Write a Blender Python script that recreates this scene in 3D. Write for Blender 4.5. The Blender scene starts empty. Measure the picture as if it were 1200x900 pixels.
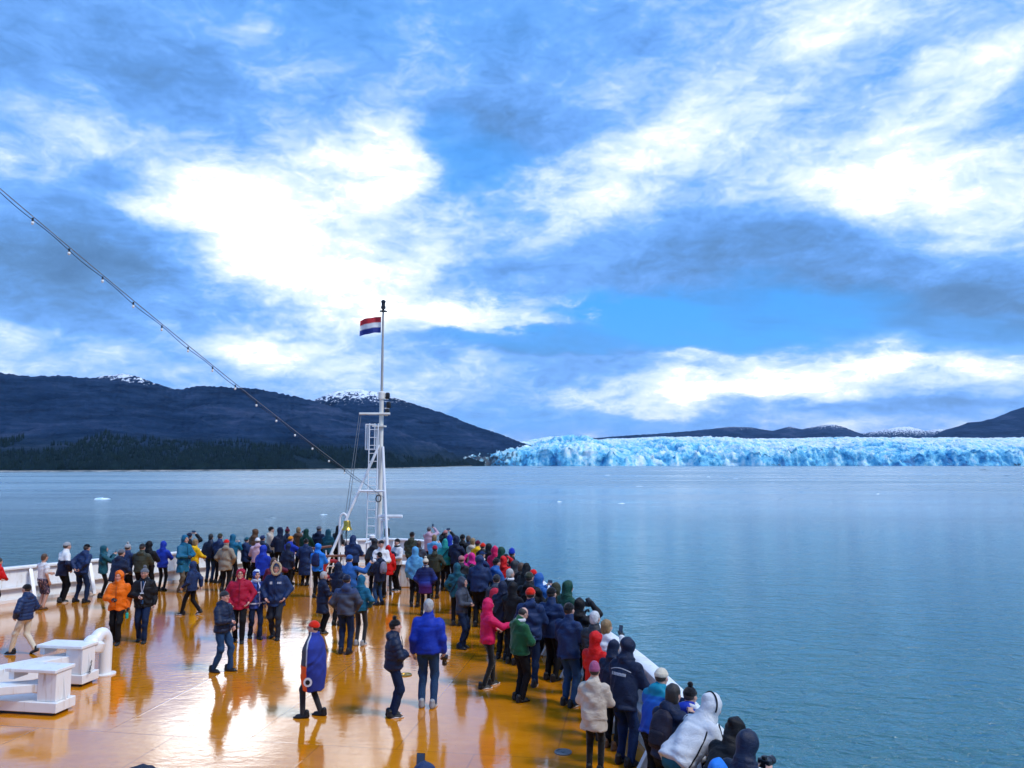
import bpy, bmesh, math, random
import numpy as np
from mathutils import Vector, Matrix
random.seed(7)
rng = np.random.default_rng(7)
scn = bpy.context.scene
COL = scn.collection
R = math.radians
DECK = 17.0            # deck height above the water (m)

# ------------------------------------------------------------------ camera
cam_d = bpy.data.cameras.new('camera')
cam = bpy.data.objects.new('camera', cam_d); COL.objects.link(cam)
cam.location = (0, 0, 21.3)
cam.rotation_euler = (R(90 + 5.77), 0, 0)
cam_d.sensor_width = 36; cam_d.lens = 27
cam_d.clip_start = 0.1; cam_d.clip_end = 60000
scn.camera = cam

# ------------------------------------------------------------------ render / view
vs = scn.view_settings
vs.view_transform = 'Standard'; vs.look = 'None'; vs.gamma = 1; vs.exposure = 0.8; vs.use_curve_mapping = False
scn.cycles.use_denoising = True
scn.cycles.use_adaptive_sampling = True; scn.cycles.adaptive_threshold = .02; scn.cycles.adaptive_min_samples = 8
scn.cycles.max_bounces = 6; scn.cycles.diffuse_bounces = 2; scn.cycles.glossy_bounces = 3
scn.cycles.transmission_bounces = 2; scn.cycles.volume_bounces = 0
scn.cycles.caustics_reflective = False; scn.cycles.caustics_refractive = False
scn.cycles.sample_clamp_indirect = 6

# ------------------------------------------------------------------ sun (behind cloud)
SUN_AZ, SUN_EL = 115.0, 52.0     # degrees, azimuth clockwise from the view direction (+Y)
sd = bpy.data.lights.new('sun', 'SUN'); sd.energy = 1.5; sd.angle = R(14); sd.color = (1, .96, .9)
sun = bpy.data.objects.new('sun', sd); COL.objects.link(sun)
_s = Vector((math.sin(R(SUN_AZ))*math.cos(R(SUN_EL)), math.cos(R(SUN_AZ))*math.cos(R(SUN_EL)), math.sin(R(SUN_EL))))
sun.rotation_euler = _s.to_track_quat('Z', 'Y').to_euler(); sun.location = (0, 0, 200)

# ------------------------------------------------------------------ world: cloudy sky
# cloud banks as (azimuth, elevation, half width, half height, tilt) in degrees, + lighter / - darker
SKY_CLOUDS = [(-15.93, 17.17, 13.69, 6.05, 14, 0.462), (-20.71, 18.62, 7.0, 3.82, -25, 0.168), (-9.46, 21.32, 5.73, 3.5, 20, 0.269), (2.62, 19.37, 14.64, 2.86, 22, 0.319), (16.74, 23.84, 15.92, 3.18, 26, 0.202), (17.83, 20.36, 21.01, 7.0, 10, 0.109), (32.16, 24.09, 7.64, 3.18, 12, 0.378), (33.15, 16.78, 12.73, 5.09, -10, 0.42), (24.7, 19.77, 12.1, 3.18, 8, 0.185), (2.6, 14.47, 7.0, 3.82, 0, 0.286), (-3.87, 10.51, 16.55, 1.91, 2, 0.378), (-10.25, 12.23, 10.19, 3.18, -5, 0.252), (-19.23, 9.36, 9.55, 2.86, -8, 0.252), (21.99, 7.6, 16.55, 1.4, -6, 0.336), (26.18, 5.35, 21.01, 1.53, -2, 0.42), (14.97, 4.34, 10.19, 1.27, 4, 0.336), (5.09, 4.48, 4.46, 1.02, 15, 0.252), (-16.2, 26.09, 5.73, 4.14, 25, 0.168), (-6.3, 26.88, 7.0, 3.5, 15, 0.185), (-31.25, 21.02, 5.73, 3.82, 10, 0.168), (-31.65, 6.55, 8.91, 2.23, 0, 0.21), (25.16, 29.08, 21.01, 2.29, 8, 0.185), (-12.62, 6.87, 14.01, 2.42, 0, 0.185), (-24.29, 16.77, 7.64, 3.82, -30, 0.101), (28.55, 2.28, 16.55, 1.66, 0, 0.21), (-17.0, 12.8, 10.82, 3.82, 0, 0.168), (-29.99, 11.35, 14.01, 4.14, -4, -0.36), (-31.69, 15.98, 9.55, 4.77, -10, -0.22), (-11.9, 29.72, 30.56, 7.0, 0, -0.1), (-27.67, 25.33, 14.01, 5.09, 0, -0.08), (18.76, 12.68, 26.74, 5.41, -3, -0.36), (-2.63, 20.98, 5.09, 5.09, 20, -0.16), (27.4, 9.66, 19.1, 3.5, -4, -0.3), (2.57, 8.62, 16.55, 1.02, 0, -0.4), (-2.56, 6.4, 12.73, 2.29, 0, -0.06), (14.49, 8.98, 10.82, 1.15, -3, -0.26), (2.65, 24.18, 7.64, 4.46, 20, -0.14), (21.56, 3.71, 12.1, 1.66, 8, -0.26), (31.01, 3.42, 8.91, 1.66, 14, -0.26), (-25.7, 6.24, 14.01, 1.66, -2, -0.12), (6.34, 3.21, 12.73, 1.91, 0, -0.12), (-17.29, 22.11, 12.73, 3.82, -15, -0.12), (29.08, 22.49, 7.64, 1.91, 20, -0.1), (13.15, 28.56, 8.91, 2.55, 20, -0.05)]
SKY_CLEAR = [(16.92, 10.39, 13.37, 2.86, -2, 1), (7.7, 10.63, 7.0, 1.91, 0, 0.7), (-2.63, 20.38, 4.46, 3.82, 0, 0.55), (3.18, 2.59, 14.01, 2.16, 0, 0.7), (2.57, 8.62, 14.01, 0.89, 0, 0.8), (29.32, 7.82, 12.73, 1.91, -4, 0.5), (-3.55, 11.46, 3.18, 0.89, 0, 0.6), (-8.02, 31.06, 22.28, 5.09, 0, 0.25)]

class NT:
    """small helper to write node trees"""
    def __init__(s, tree): s.t = tree
    def n(s, typ, **kw):
        nd = s.t.nodes.new(typ)
        for k, v in kw.items(): setattr(nd, k, v)
        return nd
    def put(s, sock, v):
        if v is None: return
        if isinstance(v, bpy.types.NodeSocket): s.t.links.new(v, sock)
        else:
            if hasattr(sock.default_value, '__len__') and not hasattr(v, '__len__'): v = (v,)*len(sock.default_value)
            if hasattr(v, '__len__') and len(v) == 3 and sock.type == 'RGBA': v = (*v, 1)
            sock.default_value = v
    def math(s, op, a, b=None, c=None, clamp=False):
        nd = s.n('ShaderNodeMath', operation=op, use_clamp=clamp)
        for i, v in enumerate((a, b, c)): s.put(nd.inputs[i], v)
        return nd.outputs[0]
    def vec(s, op, a, b=None, out=0):
        nd = s.n('ShaderNodeVectorMath', operation=op)
        s.put(nd.inputs[0], a)
        if b is not None: s.put(nd.inputs[3] if op == 'SCALE' else nd.inputs[1], b)
        return nd.outputs['Value'] if op in ('LENGTH', 'DOT_PRODUCT', 'DISTANCE') else nd.outputs[0]
    def noise(s, v, scale, detail=4, rough=.55, dist=0, dim='3D', col=False):
        nd = s.n('ShaderNodeTexNoise', noise_dimensions=dim)
        s.put(nd.inputs['Vector'], v)
        nd.inputs['Scale'].default_value = scale; nd.inputs['Detail'].default_value = detail
        nd.inputs['Roughness'].default_value = rough; nd.inputs['Distortion'].default_value = dist
        return nd.outputs['Color' if col else 'Fac']
    def rng(s, v, a, b, c=0., d=1., smooth=False):
        nd = s.n('ShaderNodeMapRange', interpolation_type='SMOOTHSTEP' if smooth else 'LINEAR')
        s.put(nd.inputs[0], v)
        for i, x in enumerate((a, b, c, d)): s.put(nd.inputs[i+1], x)
        return nd.outputs[0]
    def ramp(s, v, stops, interp='LINEAR'):
        nd = s.n('ShaderNodeValToRGB'); cr = nd.color_ramp; cr.interpolation = interp
        while len(cr.elements) < len(stops): cr.elements.new(.5)
        for e, (p, c) in zip(cr.elements, stops): e.position = p; e.color = (*c, 1)
        s.put(nd.inputs[0], v); return nd.outputs[0]
    def mix(s, f, a, b, blend='MIX'):
        nd = s.n('ShaderNodeMix', data_type='RGBA', blend_type=blend)
        s.put(nd.inputs[0], f); s.put(nd.inputs[6], a); s.put(nd.inputs[7], b); return nd.outputs[2]
    def xyz(s, v):
        nd = s.n('ShaderNodeSeparateXYZ'); s.put(nd.inputs[0], v); return nd.outputs
    def comb(s, x, y, z):
        nd = s.n('ShaderNodeCombineXYZ')
        for i, v in enumerate((x, y, z)): s.put(nd.inputs[i], v)
        return nd.outputs[0]
    def scale(s, v, sc, rot=(0, 0, 0)):
        nd = s.n('ShaderNodeMapping'); s.put(nd.inputs[0], v); nd.inputs['Scale'].default_value = sc; nd.inputs['Rotation'].default_value = rot
        return nd.outputs[0]
    def bump(s, h, strength=.3, dist=.02, normal=None):
        nd = s.n('ShaderNodeBump'); s.put(nd.inputs['Height'], h); s.put(nd.inputs['Strength'], strength); s.put(nd.inputs['Distance'], dist)
        s.put(nd.inputs['Normal'], normal); return nd.outputs[0]

world = bpy.data.worlds.new('World'); scn.world = world; world.use_nodes = True
wt = world.node_tree; wt.nodes.clear(); W = NT(wt)
d = W.vec('NORMALIZE', W.n('ShaderNodeTexCoord').outputs['Generated'])
dx, dy, dz = W.xyz(d)[:3]
az = W.math('ARCTAN2', dx, dy); el = W.math('ARCSINE', dz)
zz = W.math('ADD', W.math('MAXIMUM', dz, 0), .26)
flat = W.comb(W.math('DIVIDE', dx, zz), W.math('DIVIDE', dy, zz), 3.7)        # cloud-deck coordinates: streaks close up towards the horizon
wn = W.noise(flat, 1.25, 3, .55, 0, col=True)
wo = W.vec('SUBTRACT', wn, (.5, .5, .5))
wx, wy, _ = W.xyz(wo)[:3]
vn = W.vec('SUBTRACT', W.noise(flat, 4.6, 5, .6, 0, col=True), (.5, .5, .5))
vx, vy, _ = W.xyz(vn)[:3]
flatf = W.rng(dz, 0, .35, .3, 1)
pe = W.math('ADD', W.math('MULTIPLY', wy, .15), W.math('MULTIPLY', vy, .085))
pa = W.math('MULTIPLY_ADD', wx, .26, W.math('MULTIPLY_ADD', vx, .15, az))
p = W.comb(pa, W.math('ADD', el, W.math('MULTIPLY', pe, flatf)), 1)
def blobs(tab, start):
    acc = start
    for a, e, rx, ry, rot, w in tab:
        a, e, rx, ry, rot = R(a), R(e), R(rx)*1.1, R(ry)*1.1, R(rot)
        c_, s_ = math.cos(rot), math.sin(rot)
        u = W.vec('DOT_PRODUCT', p, (c_/rx, s_/rx, -(a*c_+e*s_)/rx))
        v = W.vec('DOT_PRODUCT', p, (-s_/ry, c_/ry, -(-a*s_+e*c_)/ry))
        q = W.math('MULTIPLY_ADD', u, u, W.math('MULTIPLY', v, v))
        v = W.rng(q, 0., 1., w, 0, smooth=True)
        acc = W.math('ADD', acc, v) if acc is not None else v
    return acc
f2 = W.noise(W.scale(flat, (1.5, 3.6, 1), (0, 0, R(-24))), .9, 7, .62, .35)
base = W.math('MULTIPLY_ADD', W.math('SUBTRACT', f2, .5), .70, .385)
crisp = W.noise(W.scale(d, (1, 1, 2.1)), 7.5, 9, .66, .5)
fine = W.noise(W.scale(d, (1, 1, 2.2)), 24, 8, .70, .6)
base = W.math('MULTIPLY_ADD', W.math('SUBTRACT', crisp, .5), 1.0, base)
base = W.math('MULTIPLY_ADD', W.math('SUBTRACT', fine, .5), .75, base)
base = W.math('MULTIPLY_ADD', vx, .22, base)
base = W.math('MULTIPLY_ADD', wx, .35, base)
base = W.math('ADD', base, W.rng(el, 0, R(13), .15, 0, smooth=True))
cover = blobs(SKY_CLOUDS, base)
clear = W.math('MULTIPLY', blobs(SKY_CLEAR, None), W.rng(f2, .35, .6, .55, 1.), clamp=True)
ccol = W.ramp(W.rng(cover, -.45, 1., 0, 1), [(0.000, (0.036, 0.095, 0.21)), (0.241, (0.058, 0.15, 0.33)), (0.407, (0.075, 0.205, 0.49)), (0.559, (0.11, 0.275, 0.65)), (0.683, (0.225, 0.37, 0.7)), (0.821, (0.43, 0.54, 0.72)), (0.966, (0.66, 0.7, 0.74))])
clear = W.math('MULTIPLY', clear, W.rng(cover, .45, .8, 1, 0, smooth=True))
nish = W.n('ShaderNodeTexSky', sky_type='NISHITA'); nish.sun_disc = False
nish.sun_elevation = R(SUN_EL); nish.sun_rotation = R(SUN_AZ); nish.altitude = 0; nish.air_density = 1.2; nish.dust_density = .6; nish.ozone_density = 3
nsky = W.vec('SCALE', nish.outputs[0], .12)
blue = W.mix(.88, nsky, (.0, .215, .66))
scol = W.mix(clear, ccol, blue)
scol = W.mix(.08, scol, nsky)
hot = W.rng(cover, .86, 1.28, 1., 4.0, smooth=True)      # the sun glows through the thin cloud
scol = W.vec('SCALE', scol, hot)
bg = W.n('ShaderNodeBackground'); W.put(bg.inputs[0], scol); bg.inputs[1].default_value = 1.0
W.t.links.new(bg.outputs[0], W.n('ShaderNodeOutputWorld').inputs[0])
world.cycles.sampling_method = 'NONE'

# ------------------------------------------------------------------ helpers
def mat(name, build=None, color=(.5, .5, .5), rough=.6, metal=0, spec=.5):
    m = bpy.data.materials.new(name); m.use_nodes = True
    b = m.node_tree.nodes['Principled BSDF']
    b.inputs['Base Color'].default_value = (*color, 1); b.inputs['Roughness'].default_value = rough
    b.inputs['Metallic'].default_value = metal; b.inputs['Specular IOR Level'].default_value = spec
    if build: build(NT(m.node_tree), b)
    return m
def pos_of(N, kind='Object'): return N.n('ShaderNodeTexCoord').outputs[kind]
def wpos(N): return N.n('ShaderNodeNewGeometry').outputs['Position']

def meshdata(name, V, F, m=None, smooth=False):
    me = bpy.data.meshes.new(name)
    V = np.asarray(V, np.float32).reshape(-1, 3)
    if isinstance(F, np.ndarray):
        k = F.shape[1]
        me.vertices.add(len(V)); me.vertices.foreach_set('co', V.ravel())
        me.loops.add(F.size); me.loops.foreach_set('vertex_index', F.astype(np.int32).ravel())
        me.polygons.add(len(F)); me.polygons.foreach_set('loop_start', np.arange(0, F.size, k, dtype=np.int32))
        me.update(calc_edges=True)
    else:
        me.from_pydata([tuple(map(float, v)) for v in V], [], [tuple(map(int, f)) for f in F]); me.update()
    if m: me.materials.append(m)
    if smooth: me.polygons.foreach_set('use_smooth', np.ones(len(me.polygons), bool))
    return me
def obj(name, me, parent=None, loc=(0, 0, 0), rot=(0, 0, 0)):
    o = bpy.data.objects.new(name, me); COL.objects.link(o)
    o.location = loc; o.rotation_euler = rot
    if parent: o.parent = parent
    return o
def tag(o, label=None, cat=None, group=None, kind=None):
    for k, v in (('label', label), ('category', cat), ('group', group), ('kind', kind)):
        if v: o[k] = v
    return o
def vattr(me, name, vals):
    a = me.attributes.new(name, 'FLOAT', 'POINT'); a.data.foreach_set('value', np.asarray(vals, np.float32))
def cattr(me, name, vals):
    a = me.attributes.new(name, 'FLOAT_COLOR', 'POINT')
    v = np.ones((len(vals), 4), np.float32); v[:, :3] = vals; a.data.foreach_set('color', v.ravel())

# lattice value noise in numpy
_lat = rng.random(65536).astype(np.float32)
def vnoise(x, y, z=0.0):
    x, y, z = np.broadcast_arrays(np.asarray(x, float), y, z)
    xi, yi, zi = np.floor(x).astype(np.int64), np.floor(y).astype(np.int64), np.floor(z).astype(np.int64)
    fx, fy, fz = x-xi, y-yi, z-zi
    fx, fy, fz = [f*f*f*(f*(f*6-15)+10) for f in (fx, fy, fz)]
    def h(a, b, c): return _lat[(a*73856093 ^ b*19349663 ^ c*83492791) & 65535]
    r = 0
    for a in (0, 1):
        for b in (0, 1):
            for c in (0, 1):
                r = r + h(xi+a, yi+b, zi+c)*(fx if a else 1-fx)*(fy if b else 1-fy)*(fz if c else 1-fz)
    return r
def fbm(x, y, z=0.0, oct=5, gain=.5, ridged=False):
    s, a, t = 0, 1., 0
    for i in range(oct):
        v = vnoise(x*2**i + i*17.3, y*2**i - i*9.1, z*2**i if np.ndim(z) else z+i*3.7)
        if ridged: v = 1-np.abs(2*v-1)
        s = s + a*v; t += a; a *= gain
    return s/t
def gridfaces(ni, nj):
    i, j = np.meshgrid(np.arange(ni-1), np.arange(nj-1), indexing='ij')
    a = i*nj+j
    return np.stack([a, a+nj, a+nj+1, a+1], -1).reshape(-1, 4)

# ------------------------------------------------------------------ water
def m_water(N, b):
    P = wpos(N)
    dist = N.vec('LENGTH', P)
    swell = N.noise(N.scale(P, (.05, .09, 1), (0, 0, R(8))), 1.0, 4, .6, .3)
    w1 = N.noise(N.scale(P, (.34, .60, 1), (0, 0, R(-16))), 1.0, 3, .5, .7)
    w2 = N.noise(N.scale(P, (1.15, 1.75, 1), (0, 0, R(-8))), 1.0, 3, .55, .6)
    w3 = N.noise(N.scale(P, (3.4, 4.6, 1), (0, 0, R(-24))), 1.0, 2, .5, .4)
    slick = N.noise(N.scale(P, (.0016, .010, 1)), 1.0, 5, .55, .4)     # long calm bands
    sl = N.rng(slick, .40, .60, .45, 1., smooth=True)
    h = N.math('ADD', N.math('MULTIPLY', swell, 1.5), N.math('MULTIPLY', w1, .95))
    h = N.math('ADD', h, N.math('ADD', N.math('MULTIPLY', w2, .34), N.math('MULTIPLY', w3, .09)))
    st = N.math('MULTIPLY', N.rng(dist, 200, 2500, 1, .7, smooth=True), N.math('MAXIMUM', sl, N.rng(dist, 150, 500, 1, 0)))
    N.put(b.inputs['Normal'], N.bump(h, st, 1.0))
    near_water = N.ramp(N.noise(N.scale(P, (.004, .008, 1)), 1.0, 4, .5), [(.3, (.030, .125, .135)), (.7, (.050, .16, .17))])
    far_sheen = N.ramp(N.noise(N.scale(P, (.0012, .004, 1)), 1.0, 5, .55), [(.3, (.19, .30, .345)), (.7, (.28, .39, .435))])      # brightness of far water painted into its colour, in place of reflected sky
    N.put(b.inputs['Base Color'], N.mix(N.rng(N.math('ADD', dist, N.math('MULTIPLY', slick, 160)), 90, 520, 0, 1, smooth=True), near_water, far_sheen))
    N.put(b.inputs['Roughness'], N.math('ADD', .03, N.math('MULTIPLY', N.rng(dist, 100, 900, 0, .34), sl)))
    b.inputs['IOR'].default_value = 1.333
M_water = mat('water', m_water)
def water():
    S = 30000
    V, F = [], []
    rings = [0, 60, 150, 400, 1000, 2500, 6000, 15000, S]
    n = 48
    V.append((0, 0, 0))
    for r in rings[1:]:
        for k in range(n): V.append((r*math.cos(2*math.pi*k/n), r*math.sin(2*math.pi*k/n), 0))
    for k in range(n): F.append((0, 1+k, 1+(k+1) % n))
    for i in range(len(rings)-2):
        a = 1+i*n
        for k in range(n): F.append((a+k, a+n+k, a+n+(k+1) % n, a+(k+1) % n))
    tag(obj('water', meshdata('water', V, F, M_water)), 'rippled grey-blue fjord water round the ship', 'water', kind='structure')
water()

# ------------------------------------------------------------------ hills and mountains
# ridgelines as (azimuth deg, forward distance m, height m)
HILL_NEAR = [(-58.94, 3000, 57.5), (-55.38, 3000, 257.2), (-50.39, 3000, 385.2), (-43.92, 3000, 408.9), (-40.01, 3000, 385.2), (-36.45, 3000, 391.9), (-33.86, 3000, 368.3), (-32.87, 3000, 358.2), (-32.04, 3000, 351.4), (-30.65, 3000, 358.2), (-29.2, 3000, 348.0), (-27.45, 3000, 337.9), (-25.39, 3000, 317.7), (-23.79, 3000, 300.9), (-23.09, 3000, 307.6), (-22.17, 3000, 317.7), (-20.67, 3000, 314.3), (-18.51, 3000, 307.6), (-16.76, 3000, 287.4), (-15.57, 3000, 274.0), (-14.07, 3000, 250.5), (-12.55, 3000, 227.1), (-11.32, 3000, 200.4), (-10.08, 3000, 177.0), (-8.21, 3000, 133.7), (-6.32, 3000, 93.9), (-4.43, 3500, 55.8), (-2.53, 3880, 8.3), (-2.02, 3950, -13.7)]
HILL_SNOW = [(-31.06, 4200, 389.2), (-29.19, 4200, 464.6), (-28.22, 4200, 488.2), (-26.97, 4200, 502.3), (-26.19, 4200, 488.2), (-25.13, 4200, 450.4), (-24.06, 4200, 422.1), (-22.7, 4200, 393.9), (-21.31, 4200, 351.6)]
HILL_FAR = [(-19.56, 4600, 229.4), (-16.72, 4600, 301.0), (-15.26, 4600, 357.4), (-13.9, 4600, 408.8), (-13.06, 4600, 439.7), (-12.28, 4600, 450.0), (-11.36, 4600, 455.2), (-10.12, 4600, 434.5), (-8.87, 4600, 403.7), (-7.61, 4600, 372.8), (-6.35, 4600, 342.0), (-5.09, 4600, 311.2), (-3.82, 4600, 270.3), (-2.54, 4600, 229.4), (-0.95, 4600, 188.6), (0.32, 4600, 147.8), (1.9, 4600, 102.1), (3.16, 4600, 26.1)]
MOUNTAINS_BACK = [(2.54, 11000, 251.0), (5.7, 11000, 348.2), (7.89, 11000, 384.8), (10.07, 11000, 409.1), (12.51, 11000, 445.7), (14.32, 11000, 482.3), (15.81, 11000, 518.9), (17.27, 11000, 506.7), (18.7, 11000, 457.9), (19.85, 11000, 518.9), (20.68, 11000, 482.3), (21.52, 11000, 518.9), (22.62, 10999, 555.6), (23.42, 10999, 506.7), (24.2, 11000, 433.5), (25.49, 11000, 336.1)]
MOUNTAINS_SNOW = [(23.12, 13000, 436.5), (24.46, 13000, 494.1), (25.51, 13001, 537.3), (26.55, 13000, 595.0), (27.31, 13000, 609.4), (28.29, 13001, 537.3), (29.03, 13000, 566.1), (29.99, 13000, 551.7), (30.93, 13000, 494.1), (32.3, 13000, 436.5)]
MOUNTAIN_RIGHT = [(28.52, 9500, 324.7), (29.52, 9500, 419.4), (30.1, 9500, 451.1), (30.73, 9500, 503.8), (31.43, 9500, 514.4), (32.14, 9500, 556.6), (32.83, 9500, 620.1), (33.74, 9501, 694.2), (35.49, 9500, 768.5), (37.98, 9500, 874.7), (41.01, 9500, 810.9), (43.75, 9500, 662.4), (46.82, 9499, 398.4), (49.02, 9500, 135.8), (50.05, 9500, 20.7)]
FLOES = [
    (-233.2, 441.7, 9.3, 5.6, 2.45, 'white ice floe on open water below the dark ridge', False),
    (-91.7, 295.3, 5.3, 3.2, 0.98, 'flat grey-green ice floe on the water near the crowd at the bow', True),
    (-75.9, 314.2, 4.2, 2.5, 0.7, 'thin pale ice floe on the water beside the bell', False),
    (25.0, 413.7, 3.2, 1.9, 1.01, 'small white ice floe on calm water before the blue ice caves', False),
    (55.9, 396.9, 4.4, 2.6, 0.97, 'white and brown ice floe on the water in front of the glacier middle', False),
    (149.3, 1208.2, 8.1, 4.8, 2.15, 'tiny white ice floe close under the glacier face', False),
    (110.5, 668.6, 8.9, 5.3, 1.19, 'low pale ice floe in the calm band under the glacier', False),
    (97.1, 2746.2, 18.3, 11.0, 4.58, 'dark speck of ice at the foot of the glacier where its face is bluest', True),
    (-186.0, 2405.6, 10.7, 6.4, 5.35, "tiny dark ice block near the glacier's left-hand shore", True),
    (272.7, 1074.6, 6.0, 3.6, 1.79, 'small white ice floe under the glacier, beyond the calm streaks', False),
    (279.6, 967.7, 6.5, 3.9, 1.61, 'small white ice floe among several under the glacier', False),
    (260.6, 775.0, 5.2, 3.1, 1.38, 'white ice floe with a flat top in front of the glacier', False),
    (734.4, 1927.7, 19.3, 11.6, 3.21, 'dark ice block at the glacier foot below the snowy peak', True),
    (152.6, 441.7, 3.9, 2.4, 0.88, 'dark ice floe alone on the rippled water before the glacier', True),
    (1181.4, 1927.7, 30.0, 18.0, 4.71, 'long dark ice floe at the glacier foot near the picture edge', True),
    (727.9, 1137.5, 8.8, 5.3, 2.53, 'dark ice block on the water below the dark mountain shoulder', True),
    (240.8, 511.0, 3.4, 2.0, 0.91, 'small pale ice floe on water below the hazy snow peaks', False),
    (110.2, 295.3, 1.3, 0.8, 0.43, 'single bright ice speck on the rippled open water', False),
    (279.7, 554.6, 3.1, 1.8, 0.8, 'small dark ice floe beside the pale calm streaks', True),
    (172.9, 274.7, 1.5, 0.9, 0.46, "dark drifting ice lump nearest the picture's right edge", True),
    (183.2, 745.3, 4.1, 2.5, 0.99, 'dark sliver of ice in the water before the glacier', True),
    (197.7, 367.1, 1.6, 1.0, 0.49, 'tiny ice speck on open water far from the other floes', False),
]

def m_hill(N, b):
    P = wpos(N); x, y, z = N.xyz(P)[:3]
    n1 = N.noise(N.scale(P, (.0022, .0022, .006)), 1.0, 6, .6, .6)
    n2 = N.noise(N.scale(P, (.005, .004, .034), (0, R(-14), 0)), 1.0, 6, .66, .8)
    n3 = N.noise(P, .06, 4, .6)
    f = N.math('ADD', N.math('MULTIPLY', n1, .45), N.math('MULTIPLY', n2, .55))
    c = N.ramp(f, [(.36, (.002, .009, .027)), (.45, (.004, .019, .050)), (.53, (.010, .030, .072)), (.66, (.042, .062, .115))])
    low = N.rng(z, 10, 110, 1, 0, smooth=True)
    c = N.mix(N.math('MULTIPLY', low, .85), c, N.ramp(n3, [(.3, (.003, .010, .014)), (.7, (.009, .024, .026))]))
    sn = N.n('ShaderNodeAttribute', attribute_name='snow').outputs['Fac']
    speck = N.noise(P, .045, 6, .7)
    m = N.rng(N.math('ADD', N.math('MULTIPLY', sn, .75), N.math('MULTIPLY', N.math('SUBTRACT', speck, .5), 1.5)), .42, .52, 0, 1)
    m = N.math('MULTIPLY', m, N.rng(sn, .02, .15, 0, 1))
    N.put(b.inputs['Base Color'], N.mix(m, c, (.75, .82, .9)))
    b.inputs['Roughness'].default_value = .95; b.inputs['Specular IOR Level'].default_value = .1
    N.put(b.inputs['Normal'], N.bump(N.math('ADD', n2, N.math('MULTIPLY', n3, .4)), .8, 14))
M_hill = mat('hill', m_hill)

def interp_tab(tab, a):
    t = np.array(tab); return np.interp(a, t[:, 0], t[:, 1]), np.interp(a, t[:, 0], t[:, 2])
def hill(name, label, tab, shore, na, nd, rough, snow=None, back=1.5, rough_scale=450., seed=0., ridge_noise=6.):
    a0, a1 = tab[0][0], tab[-1][0]
    az = np.linspace(a0, a1, na); Dr, Zr = interp_tab(tab, az)
    Ds = np.interp(az, [s[0] for s in shore], [s[1] for s in shore])
    Zr = Zr + (fbm(az*8+seed, az*0+seed, oct=4)-.5)*ridge_noise*2
    s = np.concatenate([np.linspace(0, 1, nd), np.linspace(1, 2, max(6, nd//5))[1:]])
    A, Sg = np.meshgrid(np.radians(az), s, indexing='ij')
    D = Ds[:, None] + (Dr-Ds)[:, None]*np.minimum(Sg, 1) + np.maximum(Sg-1, 0)*(Dr-Ds)[:, None]*back*.6
    X = D*np.tan(A); Y = D
    prof = np.where(Sg <= 1, .12*np.sqrt(np.maximum(Sg, 0)) + .88*Sg**1.25, 1-(np.maximum(Sg-1, 0)*.75))
    n = fbm(X/rough_scale+seed, Y/rough_scale*.6, oct=6, ridged=True)-.6
    n2 = fbm(X/110+seed, Y/110, oct=4, ridged=True)-.6
    env = np.clip(Sg*4, 0, 1)*np.clip((1.02-Sg)*5, .05, 1)
    Z = prof*np.maximum(Zr, 2)[:, None] + env*(n*rough*1.3 + n2*rough*.6)
    Z = np.where(Sg == 0, -4, Z)
    V = np.stack([X, Y, Z], -1).reshape(-1, 3)
    me = meshdata(name, V, gridfaces(len(az), len(s)), M_hill, True)
    if snow: sv = np.clip((Z-snow[0])/(snow[1]-snow[0]), 0, 1).ravel()
    else: sv = np.zeros(Z.size)
    vattr(me, 'snow', sv)
    o = obj(name, me); tag(o, label, 'hill', kind='structure')
    return az, s, V.reshape(len(az), len(s), 3)
SH = [(-62, 1000), (-46, 1250), (-34, 1560), (-27, 1640), (-18, 1800), (-12, 2050), (-8, 2500), (-5, 3100), (-2.4, 3700), (0, 3900)]
hn = hill('hills', 'dark brown-green ridge sloping down to the fjord shore', HILL_NEAR, SH, 500, 100, 70, rough_scale=700, seed=3.1)
hill('snowy_hill', 'snow-dusted summit rising just behind the long dark ridge', HILL_SNOW, [(-60, 3700), (60, 3700)], 120, 40, 40, (330, 580), seed=8.2)
hill('snow_capped_hill', 'long dark blue mountain with speckled snowy summit behind the mast', HILL_FAR, [(-25, 3600), (0, 3900), (4, 4100)], 240, 80, 55, (300, 470), seed=5.5, rough_scale=600)
hill('mountains', 'distant blue mountains with a small snowy peak behind the glacier', MOUNTAINS_BACK, [(-60, 9500), (60, 9500)], 200, 30, 50, (400, 620), seed=1.5, ridge_noise=8)
hill('snowy_mountains', 'pale snow-covered peaks far behind the glacier', MOUNTAINS_SNOW, [(-60, 12000), (60, 12000)], 120, 24, 60, (330, 640), seed=2.5, ridge_noise=10)
hill('dark_mountain', 'dark mountain shoulder rising beyond the glacier', MOUNTAIN_RIGHT, [(-60, 8600), (60, 8600)], 120, 30, 60, (640, 1000), seed=4.5, ridge_noise=8)

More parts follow.
